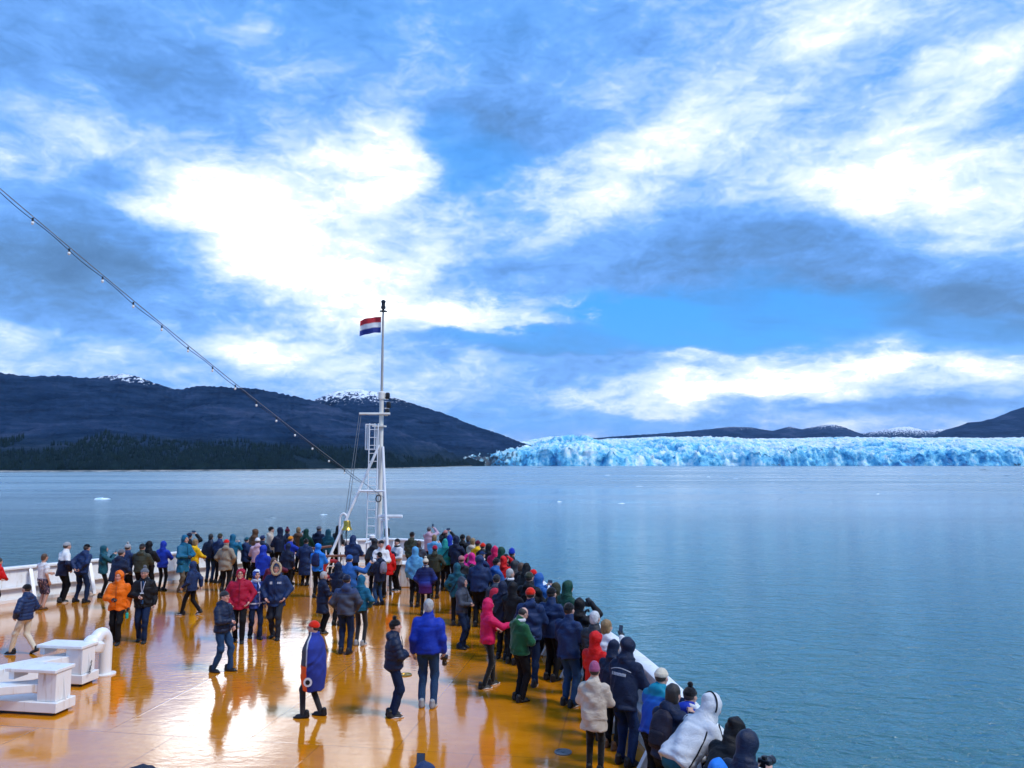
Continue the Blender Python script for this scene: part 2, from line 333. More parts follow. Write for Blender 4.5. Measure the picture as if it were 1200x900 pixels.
# conifers along the far shore (one mass)
def forest():
    az, s, V = hn
    m = mat('conifer', lambda N, b: N.put(b.inputs['Base Color'], N.ramp(N.noise(wpos(N), .05, 3), [(.3, (.002, .010, .015)), (.7, (.009, .024, .027))])), rough=.95, spec=.1)
    n = 15000
    i = rng.integers(0, len(az)-1, n); u = rng.random(n)**1.6*.22
    j = np.clip(np.searchsorted(s, u), 1, 60)
    base = V[i, j] + (V[i+1, j]-V[i, j])*rng.random(n)[:, None]
    keep = (base[:, 2] > 2) & (fbm(base[:, 0]/160, base[:, 1]/160, oct=3) > .24+.62*u)
    base = base[keep]; n = len(base)
    h = 7+rng.random(n)*9; r = h*(.16+.07*rng.random(n)); ph = rng.random(n)*6.28
    k = 5; ang = ph[:, None] + np.arange(k)*2*math.pi/k
    ring = np.stack([base[:, None, 0]+r[:, None]*np.cos(ang), base[:, None, 1]+r[:, None]*np.sin(ang), np.repeat(base[:, 2:3]-1, k, 1)], -1)
    top = base + np.stack([0*h, 0*h, h], -1)
    Vv = np.concatenate([ring.reshape(-1, 3), top])
    F = [np.stack([np.arange(n)*k+q, np.arange(n)*k+(q+1) % k, n*k+np.arange(n)], -1) for q in range(k)]
    o = obj('treeline', meshdata('treeline', Vv, np.concatenate(F), m))
    tag(o, 'dark conifer forest along the far fjord shore', 'forest', kind='stuff')
forest()

# pale shore strip
def shoreline():
    m = mat('shingle', lambda N, b: N.put(b.inputs['Base Color'], N.ramp(N.noise(wpos(N), .05, 4), [(.4, (.10, .12, .12)), (.7, (.36, .36, .34))])), rough=.9)
    V = []
    azs = np.linspace(-58, -3, 300)
    for a in azs:
        D = np.interp(a, [q[0] for q in SH], [q[1] for q in SH]); w = 6+22*max(0, vnoise(a*1.3, .5)-.35)
        for q, z in ((-w, -.4), (-w*.4, 1.2), (10, 3.2)): V.append(((D+q)*math.tan(R(a)), D+q, z))
    tag(obj('beach', meshdata('beach', V, gridfaces(300, 3), m)), 'thin pale shingle beach under the dark hills', 'beach', kind='structure')
shoreline()

# ------------------------------------------------------------------ glacier
def m_ice(N, b):
    P = wpos(N)
    dep = N.n('ShaderNodeAttribute', attribute_name='hollow').outputs['Fac']
    front = N.n('ShaderNodeAttribute', attribute_name='front').outputs['Fac']
    deb = N.n('ShaderNodeAttribute', attribute_name='debris').outputs['Fac']
    n = N.noise(N.scale(P, (.07, .03, .06)), 1.0, 6, .72)
    n2 = N.noise(P, .012, 4, .6)
    f = N.math('ADD', N.math('ADD', dep, .07), N.math('MULTIPLY', N.math('SUBTRACT', n, .5), 1.5))
    f = N.math('ADD', f, N.math('MULTIPLY', front, N.rng(n2, .35, .65, .14, .58)))
    c = N.ramp(f, [(.12, (.88, .95, .97)), (.34, (.58, .84, .91)), (.55, (.20, .62, .80)), (.78, (.04, .36, .62)), (1, (.015, .16, .36))])
    dm = N.rng(N.math('ADD', deb, N.math('MULTIPLY', N.math('SUBTRACT', n, .5), 1.3)), .45, .62, 0, 1)
    c = N.mix(dm, c, (.045, .06, .07))
    N.put(b.inputs['Base Color'], c)
    b.inputs['Roughness'].default_value = .6
    N.put(b.inputs['Normal'], N.bump(n, .9, 9))
M_ice = mat('glacier_ice', m_ice)
def glacier():
    xs = np.arange(-620, 4300, 7.0)
    y_front = 3832 + (fbm(xs/260, xs*0+2, oct=5)-.5)*320 + (fbm(xs/40, xs*0+7, oct=3)-.5)*40
    rows = np.concatenate([np.zeros(1), np.linspace(0, 26, 8), 26+np.linspace(0, 1, 150)[1:]**1.7*4300])
    X, Rr = np.meshgrid(xs, rows, indexing='ij')
    Y = y_front[:, None]+Rr
    k = np.arange(len(rows))
    cliff = np.clip((k-1)/7, 0, 1)[None, :]
    Xw, Yw = X+ (vnoise(X/60, Y/60)-.5)*40, Y
    ser = fbm(Xw/55, Yw/75, oct=4, ridged=True, gain=.55)               # seracs
    big = fbm(Xw/420, Yw/500, oct=4)
    Hf = 50 + (fbm(xs/330, xs*0+.3, oct=5)-.5)*95
    Hf = Hf*np.interp(xs, [-620, -260, -60, 250], [.08, .25, .6, 1])
    left = np.interp(xs, [-620, -200, 300, 3500], [.45, .72, 1, 1])
    up = np.interp(Rr, [0, 26, 260, 900, 2400, 4400], [0, 0, 32, 80, 142, 196])*left[:, None]
    amp = np.interp(Rr, [0, 26, 500, 2500, 4400], [36, 62, 44, 20, 11])
    Z = cliff*(Hf[:, None] + up + (ser-.62)*amp*1.6 + (big-.5)*amp*1.2)
    Y = Y + (1-cliff)*0 + (k[None, :] <= 8)*((fbm(X/24, Z/18, oct=3)-.5)*30)
    Z = np.where(k[None, :] == 0, -3, Z)
    V = np.stack([X, Y, Z], -1).reshape(-1, 3)
    me = meshdata('glacier', V, gridfaces(len(xs), len(rows)), M_ice)
    vattr(me, 'hollow', np.clip(.95-ser*1.05+(big-.5)*.5, 0, 1).ravel())
    fr = np.interp(Rr, [0, 26, 320, 1100], [1, 1, .7, 0])*np.clip(.4+big*1.2, 0, 1)
    vattr(me, 'front', fr.ravel())
    debx = np.interp(X, [-620, -120, 30, 260, 600], [.75, .62, .36, .22, 0])*np.clip(fbm(X/300, Y/140, oct=4)*1.7-.1, 0, 1)
    debx = debx + .34*np.clip(fbm(X/700+9, Y/150+4, oct=3)-.55, 0, 1)*3
    base = np.clip((cliff < .25)*fbm(X/60, X*0+5, oct=3)*1.1-.38, 0, 1)
    vattr(me, 'debris', np.maximum(debx, base).ravel())
    tag(obj('glacier', me), 'wide glacier front of jagged white and blue ice', 'glacier', kind='structure')
glacier()

# ------------------------------------------------------------------ drifting ice
M_floe = mat('floe_ice', lambda N, b: (N.put(b.inputs['Base Color'], N.ramp(N.noise(pos_of(N), .6, 4), [(.35, (.45, .70, .82)), (.6, (.86, .93, .96))]))), rough=.4)
M_darkfloe = mat('dirty_ice', lambda N, b: (N.put(b.inputs['Base Color'], N.ramp(N.noise(pos_of(N), .8, 4), [(.35, (.05, .08, .10)), (.65, (.22, .30, .33))]))), rough=.4)
def floe(x, y, L, w, h, label, seed, dark=False):
    r = np.random.default_rng(seed); n, mrg = 18, 6
    V = []
    for j in range(mrg+1):
        t = j/mrg; rad = math.sqrt(max(0, 1-t*t))*(1 if j < mrg else .02)
        for k in range(n):
            a = 2*math.pi*k/n
            q = .75+.5*vnoise(math.cos(a)*1.6+seed*7.1, math.sin(a)*1.6+seed*3.3, j*.5)
            hh = h*.4*t*(.3+1.1*vnoise(math.cos(a)*1.2+seed*2.7, math.sin(a)*1.2+5, seed))
            V.append((math.cos(a)*rad*q*L/2, math.sin(a)*rad*q*w/2, hh-.15))
    F = [(j*n+k, j*n+(k+1) % n, (j+1)*n+(k+1) % n, (j+1)*n+k) for j in range(mrg) for k in range(n)] + [tuple(mrg*n+k for k in range(n))]
    o = obj('ice_floe', meshdata('ice_floe', V, F, M_darkfloe if dark else M_floe), loc=(x, y, 0), rot=(0, 0, r.random()*.5-.25))
    tag(o, label, 'ice floe', 'ice floes drifting in the fjord')
for k, (x, y, L, w, h, lab, dk) in enumerate(FLOES): floe(x, y, L, w, h, lab, k+1, dk)

# ------------------------------------------------------------------ air: thin blue haze over the fjord
def haze():
    S = 31500
    me = meshdata('haze', [(x, y, z) for z in (-6, 980) for y in (-S, S) for x in (-S, S)], [(0, 2, 3, 1), (4, 5, 7, 6), (0, 1, 5, 4), (2, 6, 7, 3), (0, 4, 6, 2), (1, 3, 7, 5)])
    m = bpy.data.materials.new('haze'); m.use_nodes = True; t = m.node_tree; t.nodes.clear()
    v = t.nodes.new('ShaderNodeVolumePrincipled'); v.inputs['Color'].default_value = (.32, .60, 1, 1); v.inputs['Density'].default_value = 1.4e-5; v.inputs['Anisotropy'].default_value = .2
    t.links.new(v.outputs[0], t.nodes.new('ShaderNodeOutputMaterial').inputs['Volume'])
    me.materials.append(m)
    tag(obj('haze', me), 'thin blue haze over the fjord', 'haze', kind='stuff')
haze()

# ------------------------------------------------------------------ mesh builder
class MB:
    def __init__(s): s.v, s.f = [], []
    def add(s, V, F):
        b = len(s.v); s.v += [tuple(map(float, v)) for v in V]; s.f += [tuple(i+b for i in f) for f in F]; return s
    def box(s, lo, hi, M=None, bev=0.0):
        (x0, y0, z0), (x1, y1, z1) = lo, hi
        if bev <= 0:
            V = [(x, y, z) for z in (z0, z1) for y in (y0, y1) for x in (x0, x1)]
            F = [(0, 2, 3, 1), (4, 5, 7, 6), (0, 1, 5, 4), (2, 6, 7, 3), (0, 4, 6, 2), (1, 3, 7, 5)]
        else:
            bm = bmesh.new(); bmesh.ops.create_cube(bm, size=1)
            for v in bm.verts: v.co = Vector(((v.co.x+.5)*(x1-x0)+x0, (v.co.y+.5)*(y1-y0)+y0, (v.co.z+.5)*(z1-z0)+z0))
            bmesh.ops.bevel(bm, geom=bm.edges[:], offset=bev, segments=2, affect='EDGES', profile=.5)
            bm.verts.index_update(); V = [v.co.copy() for v in bm.verts]; F = [[v.index for v in f.verts] for f in bm.faces]; bm.free()
        if M is not None: V = [M @ Vector(v) for v in V]
        return s.add(V, F)
    def tube(s, pts, r, n=8, cap=True):
        pts = [Vector(p) for p in pts]; rr = r if hasattr(r, '__len__') else [r]*len(pts)
        V, F = [], []; up = None
        for i, p in enumerate(pts):
            t = (pts[min(i+1, len(pts)-1)]-pts[max(i-1, 0)]).normalized()
            if up is None: up = Vector((0, 0, 1)) if abs(t.z) < .9 else Vector((1, 0, 0))
            u = t.cross(up).normalized(); w = u.cross(t).normalized(); up = w
            for k in range(n):
                a = 2*math.pi*k/n; V.append(p+(u*math.cos(a)+w*math.sin(a))*rr[i])
        for i in range(len(pts)-1):
            for k in range(n): F.append((i*n+k, i*n+(k+1) % n, (i+1)*n+(k+1) % n, (i+1)*n+k))
        if cap: F += [tuple(range(n))[::-1], tuple(range((len(pts)-1)*n, len(pts)*n))]
        return s.add(V, F)
    def lathe(s, prof, n=20, M=None, c=(0, 0, 0)):
        V = [Vector((r*math.cos(2*math.pi*k/n)+c[0], r*math.sin(2*math.pi*k/n)+c[1], z+c[2])) for r, z in prof for k in range(n)]
        if M is not None: V = [M @ v for v in V]
        F = [(i*n+k, i*n+(k+1) % n, (i+1)*n+(k+1) % n, (i+1)*n+k) for i in range(len(prof)-1) for k in range(n)]
        F += [tuple(range(n))[::-1], tuple(range((len(prof)-1)*n, len(prof)*n))]
        return s.add(V, F)
    def build(s, name, m, parent=None, smooth=False, loc=(0, 0, 0), rot=(0, 0, 0)):
        me = meshdata(name, s.v, s.f, m)
        if smooth:
            me.polygons.foreach_set('use_smooth', np.ones(len(me.polygons), bool))
            try: me.set_sharp_from_angle(angle=R(40))
            except Exception: pass
        return obj(name, me, parent, loc, rot)
def empty(name, loc=(0, 0, 0), rz=0):
    o = bpy.data.objects.new(name, None); COL.objects.link(o); o.location = loc; o.rotation_euler = (0, 0, rz); o.empty_display_size = .1
    return o

# ------------------------------------------------------------------ ship materials
def m_deck(N, b):
    P = wpos(N)
    n1 = N.noise(P, .55, 5, .6); n2 = N.noise(N.scale(P, (1, 2.2, 1), (0, 0, R(9))), 3.0, 5, .62); n3 = N.noise(P, 14, 4, .6)
    f = N.math('ADD', N.math('MULTIPLY', n1, .55), N.math('MULTIPLY', n2, .45))
    c = N.ramp(f, [(.33, (.58, .190, .003)), (.5, (.68, .230, .004)), (.66, (.77, .280, .010))])
    N.put(b.inputs['Base Color'], c)
    wet = N.rng(n1, .38, .58, 0, 1, smooth=True)
    N.put(b.inputs['Roughness'], N.math('ADD', .035, N.math('MULTIPLY', wet, .06)))
    rip = N.noise(N.scale(P, (1, 1.4, 1)), 5.0, 3, .5, .6)
    h = N.math('ADD', N.math('MULTIPLY', n2, .5), N.math('ADD', N.math('MULTIPLY', rip, .35), N.math('MULTIPLY', n3, .05)))
    br = N.n('ShaderNodeTexBrick'); N.put(br.inputs['Vector'], N.scale(P, (1, 1, 1), (0, 0, R(9)))); br.offset = .5
    br.inputs['Scale'].default_value = 1; br.inputs['Brick Width'].default_value = 2.4; br.inputs['Row Height'].default_value = 5.8; br.inputs['Mortar Size'].default_value = .02; br.inputs['Mortar Smooth'].default_value = .6
    seam = br.outputs['Fac']                                   # weld seams between the deck plates
    warp = N.noise(P, .7, 2, .5)                               # plates are never quite flat
    h = N.math('ADD', h, N.math('ADD', N.math('MULTIPLY', seam, .25), N.math('MULTIPLY', warp, 1.2)))
    c = N.mix(N.math('MULTIPLY', seam, .35), c, (.25, .09, .01))
    scuff = N.noise(N.scale(P, (1, 3, 1), (0, 0, R(40))), 4, 6, .7)
    c = N.mix(N.rng(scuff, .58, .72, 0, .45), c, (.30, .12, .02))
    N.put(b.inputs['Base Color'], c)
    N.put(b.inputs['Normal'], N.bump(h, .05, .12))
    b.inputs['IOR'].default_value = 1.45
    b.inputs['Coat Weight'].default_value = 1.0; b.inputs['Coat IOR'].default_value = 1.5
    N.put(b.inputs['Coat Roughness'], N.math('ADD', .02, N.math('MULTIPLY', wet, .07)))
    N.put(b.inputs['Coat Normal'], N.bump(h, .035, .12))
M_deck = mat('wet_deck_paint', m_deck)
def m_white(N, b):
    P = wpos(N)
    n = N.noise(N.scale(P, (1, 1, .35)), 2.2, 6, .65); n2 = N.noise(N.scale(P, (6, 6, .8)), 1.5, 4, .6)
    c = N.mix(N.rng(n, .42, .72, 0, .55, smooth=True), (.80, .81, .80), (.62, .63, .61))
    st = N.math('MULTIPLY', N.rng(n2, .57, .68, 0, 1), N.rng(n, .42, .62, 0, .75))
    c = N.mix(st, c, (.42, .27, .12))
    N.put(b.inputs['Base Color'], c); b.inputs['Roughness'].default_value = .32
    N.put(b.inputs['Normal'], N.bump(n, .15, .02))
M_white = mat('white_ship_paint', m_white)
M_cream = mat('cream_mast_paint', lambda N, b: N.put(b.inputs['Base Color'], N.mix(N.rng(N.noise(wpos(N), 3, 4), .4, .7, 0, .6), (.80, .77, .68), (.60, .55, .45))), rough=.35)
M_pole = mat('weathered_pole_paint', lambda N, b: N.put(b.inputs['Base Color'], N.mix(N.noise(wpos(N), 2, 4), (.30, .28, .25), (.52, .50, .45))), rough=.4)
M_hull = mat('navy_hull_paint', color=(.012, .02, .05), rough=.3)
M_black = mat('black_fitting', color=(.012, .012, .014), rough=.45)
M_steel = mat('galvanised_wire', color=(.22, .22, .22), rough=.45, metal=.6)
M_brass = mat('brass', lambda N, b: N.put(b.inputs['Base Color'], N.ramp(N.noise(pos_of(N), 14, 4), [(.35, (.42, .23, .03)), (.65, (.75, .48, .10))])), rough=.28, metal=1)
M_wood = mat('varnished_wood', lambda N, b: N.put(b.inputs['Base Color'], N.ramp(N.noise(N.scale(pos_of(N), (3, 3, 30)), 2, 4), [(.3, (.16, .06, .03)), (.7, (.30, .13, .07))])), rough=.3)
M_red = mat('red_life_ring', color=(.45, .02, .02), rough=.4)
M_bulb = mat('glass_bulb', color=(.85, .85, .8), rough=.1)

# ------------------------------------------------------------------ bow deck, bulwark, hull
RAIL_KEY = [(2.9, -6), (2.8, 2), (2.62, 8), (2.52, 10), (2.2, 13.2), (1.5, 17), (.38, 24), (-.8, 27.4), (-2, 30.4), (-3.4, 32.2), (-4.9, 33.1), (-6.6, 32.9),
            (-8.8, 31.7), (-10.8, 29.85), (-12.35, 28.0), (-15.75, 23.95), (-18.6, 19.2), (-20.7, 14), (-21.7, 8), (-22, 2), (-22.2, -6)]
def catmull(P, step=.4):
    P = [np.array(p, float) for p in P]; out = []
    for i in range(len(P)-1):
        a, b, c, d_ = P[max(i-1, 0)], P[i], P[i+1], P[min(i+2, len(P)-1)]
        n = max(2, int(np.linalg.norm(c-b)/step))
        for k in range(n):
            t = k/n
            out.append(.5*((2*b)+(-a+c)*t+(2*a-5*b+4*c-d_)*t*t+(-a+3*b-3*c+d_)*t**3))
    out.append(P[-1]); return np.array(out)
RAIL = catmull(RAIL_KEY)
_t = np.gradient(RAIL, axis=0); _t /= np.linalg.norm(_t, axis=1)[:, None]
INW = np.stack([-_t[:, 1], _t[:, 0]], -1)            # rail runs anticlockwise round the bow: inboard is to its left
BH = 1.05
def off(dist): return RAIL+INW*dist
def deck():
    E = off(.22)
    V = [(x, y, DECK) for x, y in E]; bm = bmesh.new(); bv = [bm.verts.new(v) for v in V]; f = bm.faces.new(bv)
    bmesh.ops.triangulate(bm, faces=[f]); bm.normal_update()
    me = bpy.data.meshes.new('deck'); bm.to_mesh(me); bm.free()
    if me.polygons[0].normal.z < 0: me.flip_normals()
    me.materials.append(M_deck)
    o = obj('deck', me); tag(o, 'wet orange-brown painted bow deck', 'deck', kind='structure')
    return o
deck_o = deck()
def strip(rows):   # rows: list of (offset, z)
    n = len(RAIL); V = []
    for d_, z in rows:
        for x, y in off(d_): V.append((x, y, z))
    F = [(i*n+k, i*n+k+1, (i+1)*n+k+1, (i+1)*n+k) for i in range(len(rows)-1) for k in range(n-1)]
    return MB().add(V, F)
bul = empty('bulwark', (-4.8, 32.95, DECK))
tag(bul, 'white steel bulwark running round the ship bow', 'bulwark')
def under(mb, name, m, parent, smooth=True):
    px_, py_, pz_ = parent.location
    mb.v = [(x-px_, y-py_, z-pz_) for x, y, z in mb.v]
    c = math.cos(-parent.rotation_euler.z); s = math.sin(-parent.rotation_euler.z)
    mb.v = [(x*c-y*s, x*s+y*c, z) for x, y, z in mb.v]
    return mb.build(name, m, parent, smooth)
under(strip([(.24, DECK-.02), (.10, DECK+BH-.06), (.04, DECK+BH-.06), (.18, DECK-.4)]), 'plating', M_white, bul)
under(strip([(.20, DECK+BH-.065), (.20, DECK+BH-.01), (.17, DECK+BH+.015), (-.03, DECK+BH+.015), (-.06, DECK+BH-.01), (-.06, DECK+BH-.065), (.20, DECK+BH-.065)]), 'cap_rail', M_white, bul)
under(strip([(.205, DECK+.42), (.33, DECK+.42), (.33, DECK+.455), (.205, DECK+.455)]), 'stringer', M_white, bul)
under(strip([(.235, DECK+.002), (.34, DECK+.002), (.34, DECK+.10), (.235, DECK+.10)]), 'waterway_bar', M_white, bul)
acc = 0
for k in range(1, len(RAIL)-1):
    acc += np.linalg.norm(RAIL[k]-RAIL[k-1])
    if acc < 1.45 or RAIL[k][1] < 4: continue
    acc = 0
    q, w, t = RAIL[k], INW[k], _t[k]*.012
    pts = [(.225, .10), (.70, .004), (.70, .06), (.20, BH-.07), (.11, BH-.07)]
    V = [(q[0]+w[0]*a+sg*t[0], q[1]+w[1]*a+sg*t[1], DECK+z) for sg in (-1, 1) for a, z in pts]
    F = [(0, 1, 2, 3, 4)[::-1], (5, 6, 7, 8, 9)] + [(i, (i+1) % 5, 5+(i+1) % 5, 5+i) for i in range(5)]
    fl = [(.73, .03), (.215, BH-.085)]      # face flat on the sloping edge
    tt = _t[k]*.05
    mb = MB().add(V, F)
    mb.add([(q[0]+w[0]*(a+o2)+sg*tt[0], q[1]+w[1]*(a+o2)+sg*tt[1], DECK+z) for o2 in (0, .018) for sg in (-1, 1) for a, z in fl],
           [(0, 1, 3, 2), (4, 6, 7, 5), (0, 4, 5, 1), (2, 3, 7, 6), (0, 2, 6, 4), (1, 5, 7, 3)])
    under(mb, 'stiffener', M_white, bul, False)
# hull below, seen only from other positions
hull = strip([(-.02, DECK+BH-.07), (.0, DECK), (.8, DECK-6), (2.2, 4), (2.8, -2)])
tag(hull.build('ship_hull', M_hull, smooth=True), 'dark navy hull of the ship under the bow', 'hull', kind='structure')
# forward galleries of the superstructure, below and behind the photographer
sup = MB().box((-20.5, -6, DECK+.004), (2.2, .7, DECK+2.7)).box((-20.5, .702, DECK+.004), (2.2, 2.6, DECK+1.96))
tag(sup.build('superstructure', M_white), 'white superstructure front with two stepped galleries', 'superstructure', kind='structure')

# flush tie-down fittings in the deck
for k, (x, y, lab) in enumerate([(-2.16, 16.07, 'round deck fitting beside the woman in black pompom hat'), (-7.17, 20.58, 'round deck fitting by the feet of the crimson jacket'),
                                 (.76, 11.9, 'round deck fitting near the beige coat'), (-4.6, 21.3, 'round deck fitting behind the two-tone grey jacket')]):
    o = MB().lathe([(.13, .002), (.13, .016), (.10, .022), (.095, .010), (.03, .010), (.03, .02)], 24).build('deck_fitting', M_brass if k == 0 else M_steel, smooth=True, loc=(x, y, DECK))
    tag(o, lab, 'deck fitting', 'round fittings set into the deck')

# ------------------------------------------------------------------ foremast
MX, MY = -4.85, 28.5
mast = empty('foremast', (MX, MY, DECK)); tag(mast, 'cream and white tripod foremast with ladder at the bow', 'mast')
MB().lathe([(.24, .002), (.24, .05), (.095, .06), (.085, 3.0), (.08, 6.6), (.13, 6.62), (.13, 6.86), (.08, 6.9)], 20).build('lower_mast', M_cream, mast, True)
MB().lathe([(.055, 6.88), (.038, 9.9), (.038, 9.93)], 14).build('topmast', M_pole, mast, True)
tl = MB().lathe([(.15, 9.92), (.15, 9.95), (.05, 9.96), (.05, 10.04)], 14).build('light_bracket', M_black, mast, True)
MB().lathe([(.09, 10.03), (.09, 10.12), (.075, 10.13), (.075, 10.26), (.09, 10.27), (.09, 10.33), (.03, 10.37)], 14).build('masthead_light', M_black, tl, True)
MB().tube([(-.80, -.12, 6.06), (.34, -.12, 6.06)], .045, 8).build('yardarm', M_cream, mast, True)
for x, z in ((.22, 6.62), (.26, 6.28), (.22, 6.02)):
    b_ = MB().box((.12, -.05, z-.03), (x+.02, .05, z+.01)).build('lamp_bracket', M_cream, mast)
    MB().lathe([(.07, -.0), (.085, .03), (.085, .2), (.05, .24)], 12, c=(x, 0, z)).build('navigation_lamp', M_black, b_, True)
mp = MB().box((-.30, -.22, 5.58), (.16, .22, 5.63)).build('platform', M_cream, mast)
cg = MB()
for z in (4.75, 5.66): cg.tube([(-.53, -.2, z), (-.2, -.2, z)], .025, 6).tube([(-.53, .2, z), (-.2, .2, z)], .025, 6).tube([(-.53, -.2, z), (-.53, .2, z)], .025, 6)
for y in (-.2, .2): cg.tube([(-.53, y, 4.75), (-.53, y, 5.66)], .025, 6).tube([(-.2, y, 4.75), (-.2, y, 5.70)], .025, 6)
cg.build('guard_cage', M_white, mast, True)
for i, (a, b2) in enumerate([((-.06, -.05, 4.9), (-2.0, -.9, .0)), ((.08, -.05, 4.85), (.55, -1.1, .0)), ((0, .1, 4.6), (.1, 1.9, .0))]):
    MB().tube([a, b2], .05, 10).build('mast_leg', M_white, mast, True)
MB().tube([(-.67, -.45, 3.24), (.22, -.5, 3.24)], .04, 8).build('cross_brace', M_white, mast, True)
ld = empty('ladder', (0, 0, 0)); ld.parent = mast
lx0, lx1, ly = -.38, -.06, -.28
for x in (lx0, lx1): MB().tube([(x, ly-.25, .01), (x, ly, 5.7)], .022, 6).build('stile', M_white, ld, True)
rung = meshdata('rung', *(lambda m_: (m_.v, m_.f))(MB().tube([(lx0, 0, 0), (lx1, 0, 0)], .014, 6)), M_white)
for k in range(19):
    z = .25+k*.29; obj('rung', rung, ld, (0, ly-.25*(1-z/5.7), z))
# radar scanner and lower platform on the forward leg
rd = MB().box((.10, -.55, 2.18), (.30, -.30, 2.24)).box((.12, -.50, 1.0), (.20, -.42, 2.18)).build('radar_bracket', M_white, mast)
MB().box((.02, -.51, 2.28), (.90, -.36, 2.39), bev=.03).lathe([(.10, 2.2), (.10, 2.28)], 12, c=(.35, -.42, 0)).build('radar_scanner', M_white, rd)
MB().lathe([(.08, 1.62), (.10, 1.68), (.10, 1.9), (.06, 1.94)], 12, c=(.36, -.5, 0)).build('floodlight', M_black, rd, True)
MB().box((-.1, -.75, 1.44), (.62, -.05, 1.47), Matrix.Rotation(R(-12), 4, 'Y')).build('lower_platform', M_white, mast)
MB().tube([(.05+.09*math.cos(a), -.62, 2.98+.12*math.sin(a)) for a in np.linspace(0, 6.28, 16)], .022, 6).build('cable_shackle', M_black, mast, True)
hal = MB()
for dx in (-.02, .05): hal.tube([(-.78+dx, -.12, 6.03), (-1.25+dx*1.5, -.5, 1.3)], .012, 5)
hal.build('halyard', M_steel, mast, True)

# flag
def flag():
    n, mrow = 26, 13; L, H = .80, .60; V, cols = [], []
    for i in range(n+1):
        for j in range(mrow+1):
            u, w = i/n, j/mrow
            V.append((-u*L, .075*u**.6*math.sin(u*8.5+w*1.1)+.02*math.sin(u*15), -w*H-.05*u*u-.10*u+.025*math.sin(u*8.5+.6)*u+.12*u*(1-u)))
            cols.append((.55, .02, .03) if w < 1/3 else ((.8, .8, .78) if w < 2/3 else (.015, .03, .22)))
    m = mat('flag_cloth', lambda N, b: N.put(b.inputs['Base Color'], N.n('ShaderNodeAttribute', attribute_name='col').outputs['Color']), rough=.75)
    V = np.array(V); V2 = V.copy(); V2[:, 1] += .004
    F = gridfaces(n+1, mrow+1)
    me = meshdata('flag', np.concatenate([V, V2]), np.concatenate([F, F[:, ::-1]+len(V)]), m, True)
    cattr(me, 'col', np.array(cols+cols))
    o = obj('flag', me, None, (MX-.075, MY, DECK+9.72))
    tag(o, 'red, white and blue striped flag flying from the mast top', 'flag')
flag()

# festoon lights from the mast up to the bridge
def festoon():
    A = Vector((-10.33, 15.02, 26.78)); B = Vector((-4.62, 28.0, DECK+3.0)); sag = .15
    def at(t, dz=0):
        q = A+(B-A)*t; q.z -= sag*4*t*(1-t)-dz; return q
    root = empty('festoon_lights', B); tag(root, 'string of bulbs on a wire stay from mast towards the bridge', 'light string')
    ts = np.linspace(-.9, 1, 60)
    under(MB().tube([at(t) for t in ts], .010, 5), 'stay_wire', M_steel, root)
    under(MB().tube([at(t, -.07-.02*math.sin(t*60)) for t in np.linspace(-.9, .9, 160)], .008, 5), 'lamp_cable', M_black, root)
    for k in range(-3, 14):
        q = at(.05+.06*k)
        s_ = under(MB().tube([q+Vector((0, 0, -.03)), q+Vector((0, 0, -.11))], .02, 8), 'socket', M_black, root)
        bb = MB(); bb.lathe([(.014, -.10), (.026, -.115), (.032, -.14), (.022, -.165), (.008, -.175)], 12, c=tuple(q)); under(bb, 'bulb', M_bulb, s_)
        s2 = [c for c in s_.children][0]
        # bulb vertices were placed relative to the socket's own origin (0,0,0 under the root)
        s2.data.transform(Matrix.Translation(s_.location-B+Vector((0, 0, 0))))
festoon()

# bell on its gooseneck post
bs = empty('bell_post', (-6.2, 28.0, DECK)); tag(bs, 'white gooseneck post carrying the ship bell', 'bell post')
hook = [(0, 0, 0), (0, 0, 2.2)] + [(.13-.13*math.cos(a), 0, 2.2+.24*math.sin(a)) for a in np.linspace(.2, math.pi, 10)]
MB().tube(hook, .04, 10).build('post', M_white, bs, True)
MB().tube([(-.0, -.02, 1.7), (-.55, -.7, .02)], .045, 8).build('stay', M_white, bs, True)
MB().lathe([(.14, .002), (.14, .02), (.05, .03)], 14).build('foot_plate', M_white, bs, True)
bell = MB().lathe([(.01, .34), (.10, .33), (.125, .28), (.14, .14), (.175, .05), (.215, .0), (.20, .0), (.12, .12), (.02, .25)], 24).build('ship_bell', M_brass, None, True, (-6.2+.26, 28.0, DECK+1.86))
tag(bell, 'polished brass ship bell hanging under the curved white post', 'bell')
MB().tube([(0, 0, .10), (0, 0, -.55)], .014, 6).build('lanyard', M_black, bell, True)
MB().tube([(0, 0, .33), (0, 0, .36)], .03, 6).build('hanger', M_black, bell, True)

# railing with wooden handrails and the life ring
rl = empty('railing', (-6.6, 26.9, DECK)); tag(rl, 'white railing with varnished wooden handrail beside the bell', 'railing')
rp = [(-.3, 0), (.75, .25), (1.75, .35)]
for x, y in rp: MB().tube([(x, y, 0), (x, y, 1.02)], .028, 8).build('post', M_white, rl, True)
for z, m, nm, r in ((1.05, M_wood, 'handrail', .042), (.7, M_white, 'mid_rail', .02), (.36, M_white, 'mid_rail', .02)):
    MB().tube([(x, y, z) for x, y in rp], r, 8).build(nm, m, rl, True)
rl2 = empty('railing', (-6.9, 27.5, DECK)); tag(rl2, 'short white railing of the raised step behind the life ring', 'railing')
for x in (-.25, .35): MB().tube([(x, 0, 0), (x, 0, 1.2)], .028, 8).build('post', M_white, rl2, True)
MB().tube([(-.35, 0, 1.22), (.55, -.05, 1.34)], .042, 8).build('handrail', M_wood, rl2, True)
MB().tube([(-.25, 0, .75), (.35, 0, .82)], .02, 6).build('mid_rail', M_white, rl2, True)
lr = empty('life_ring', (-6.15, 26.83, DECK+.62)); tag(lr, 'red life ring hung on the railing by the bell', 'life ring')
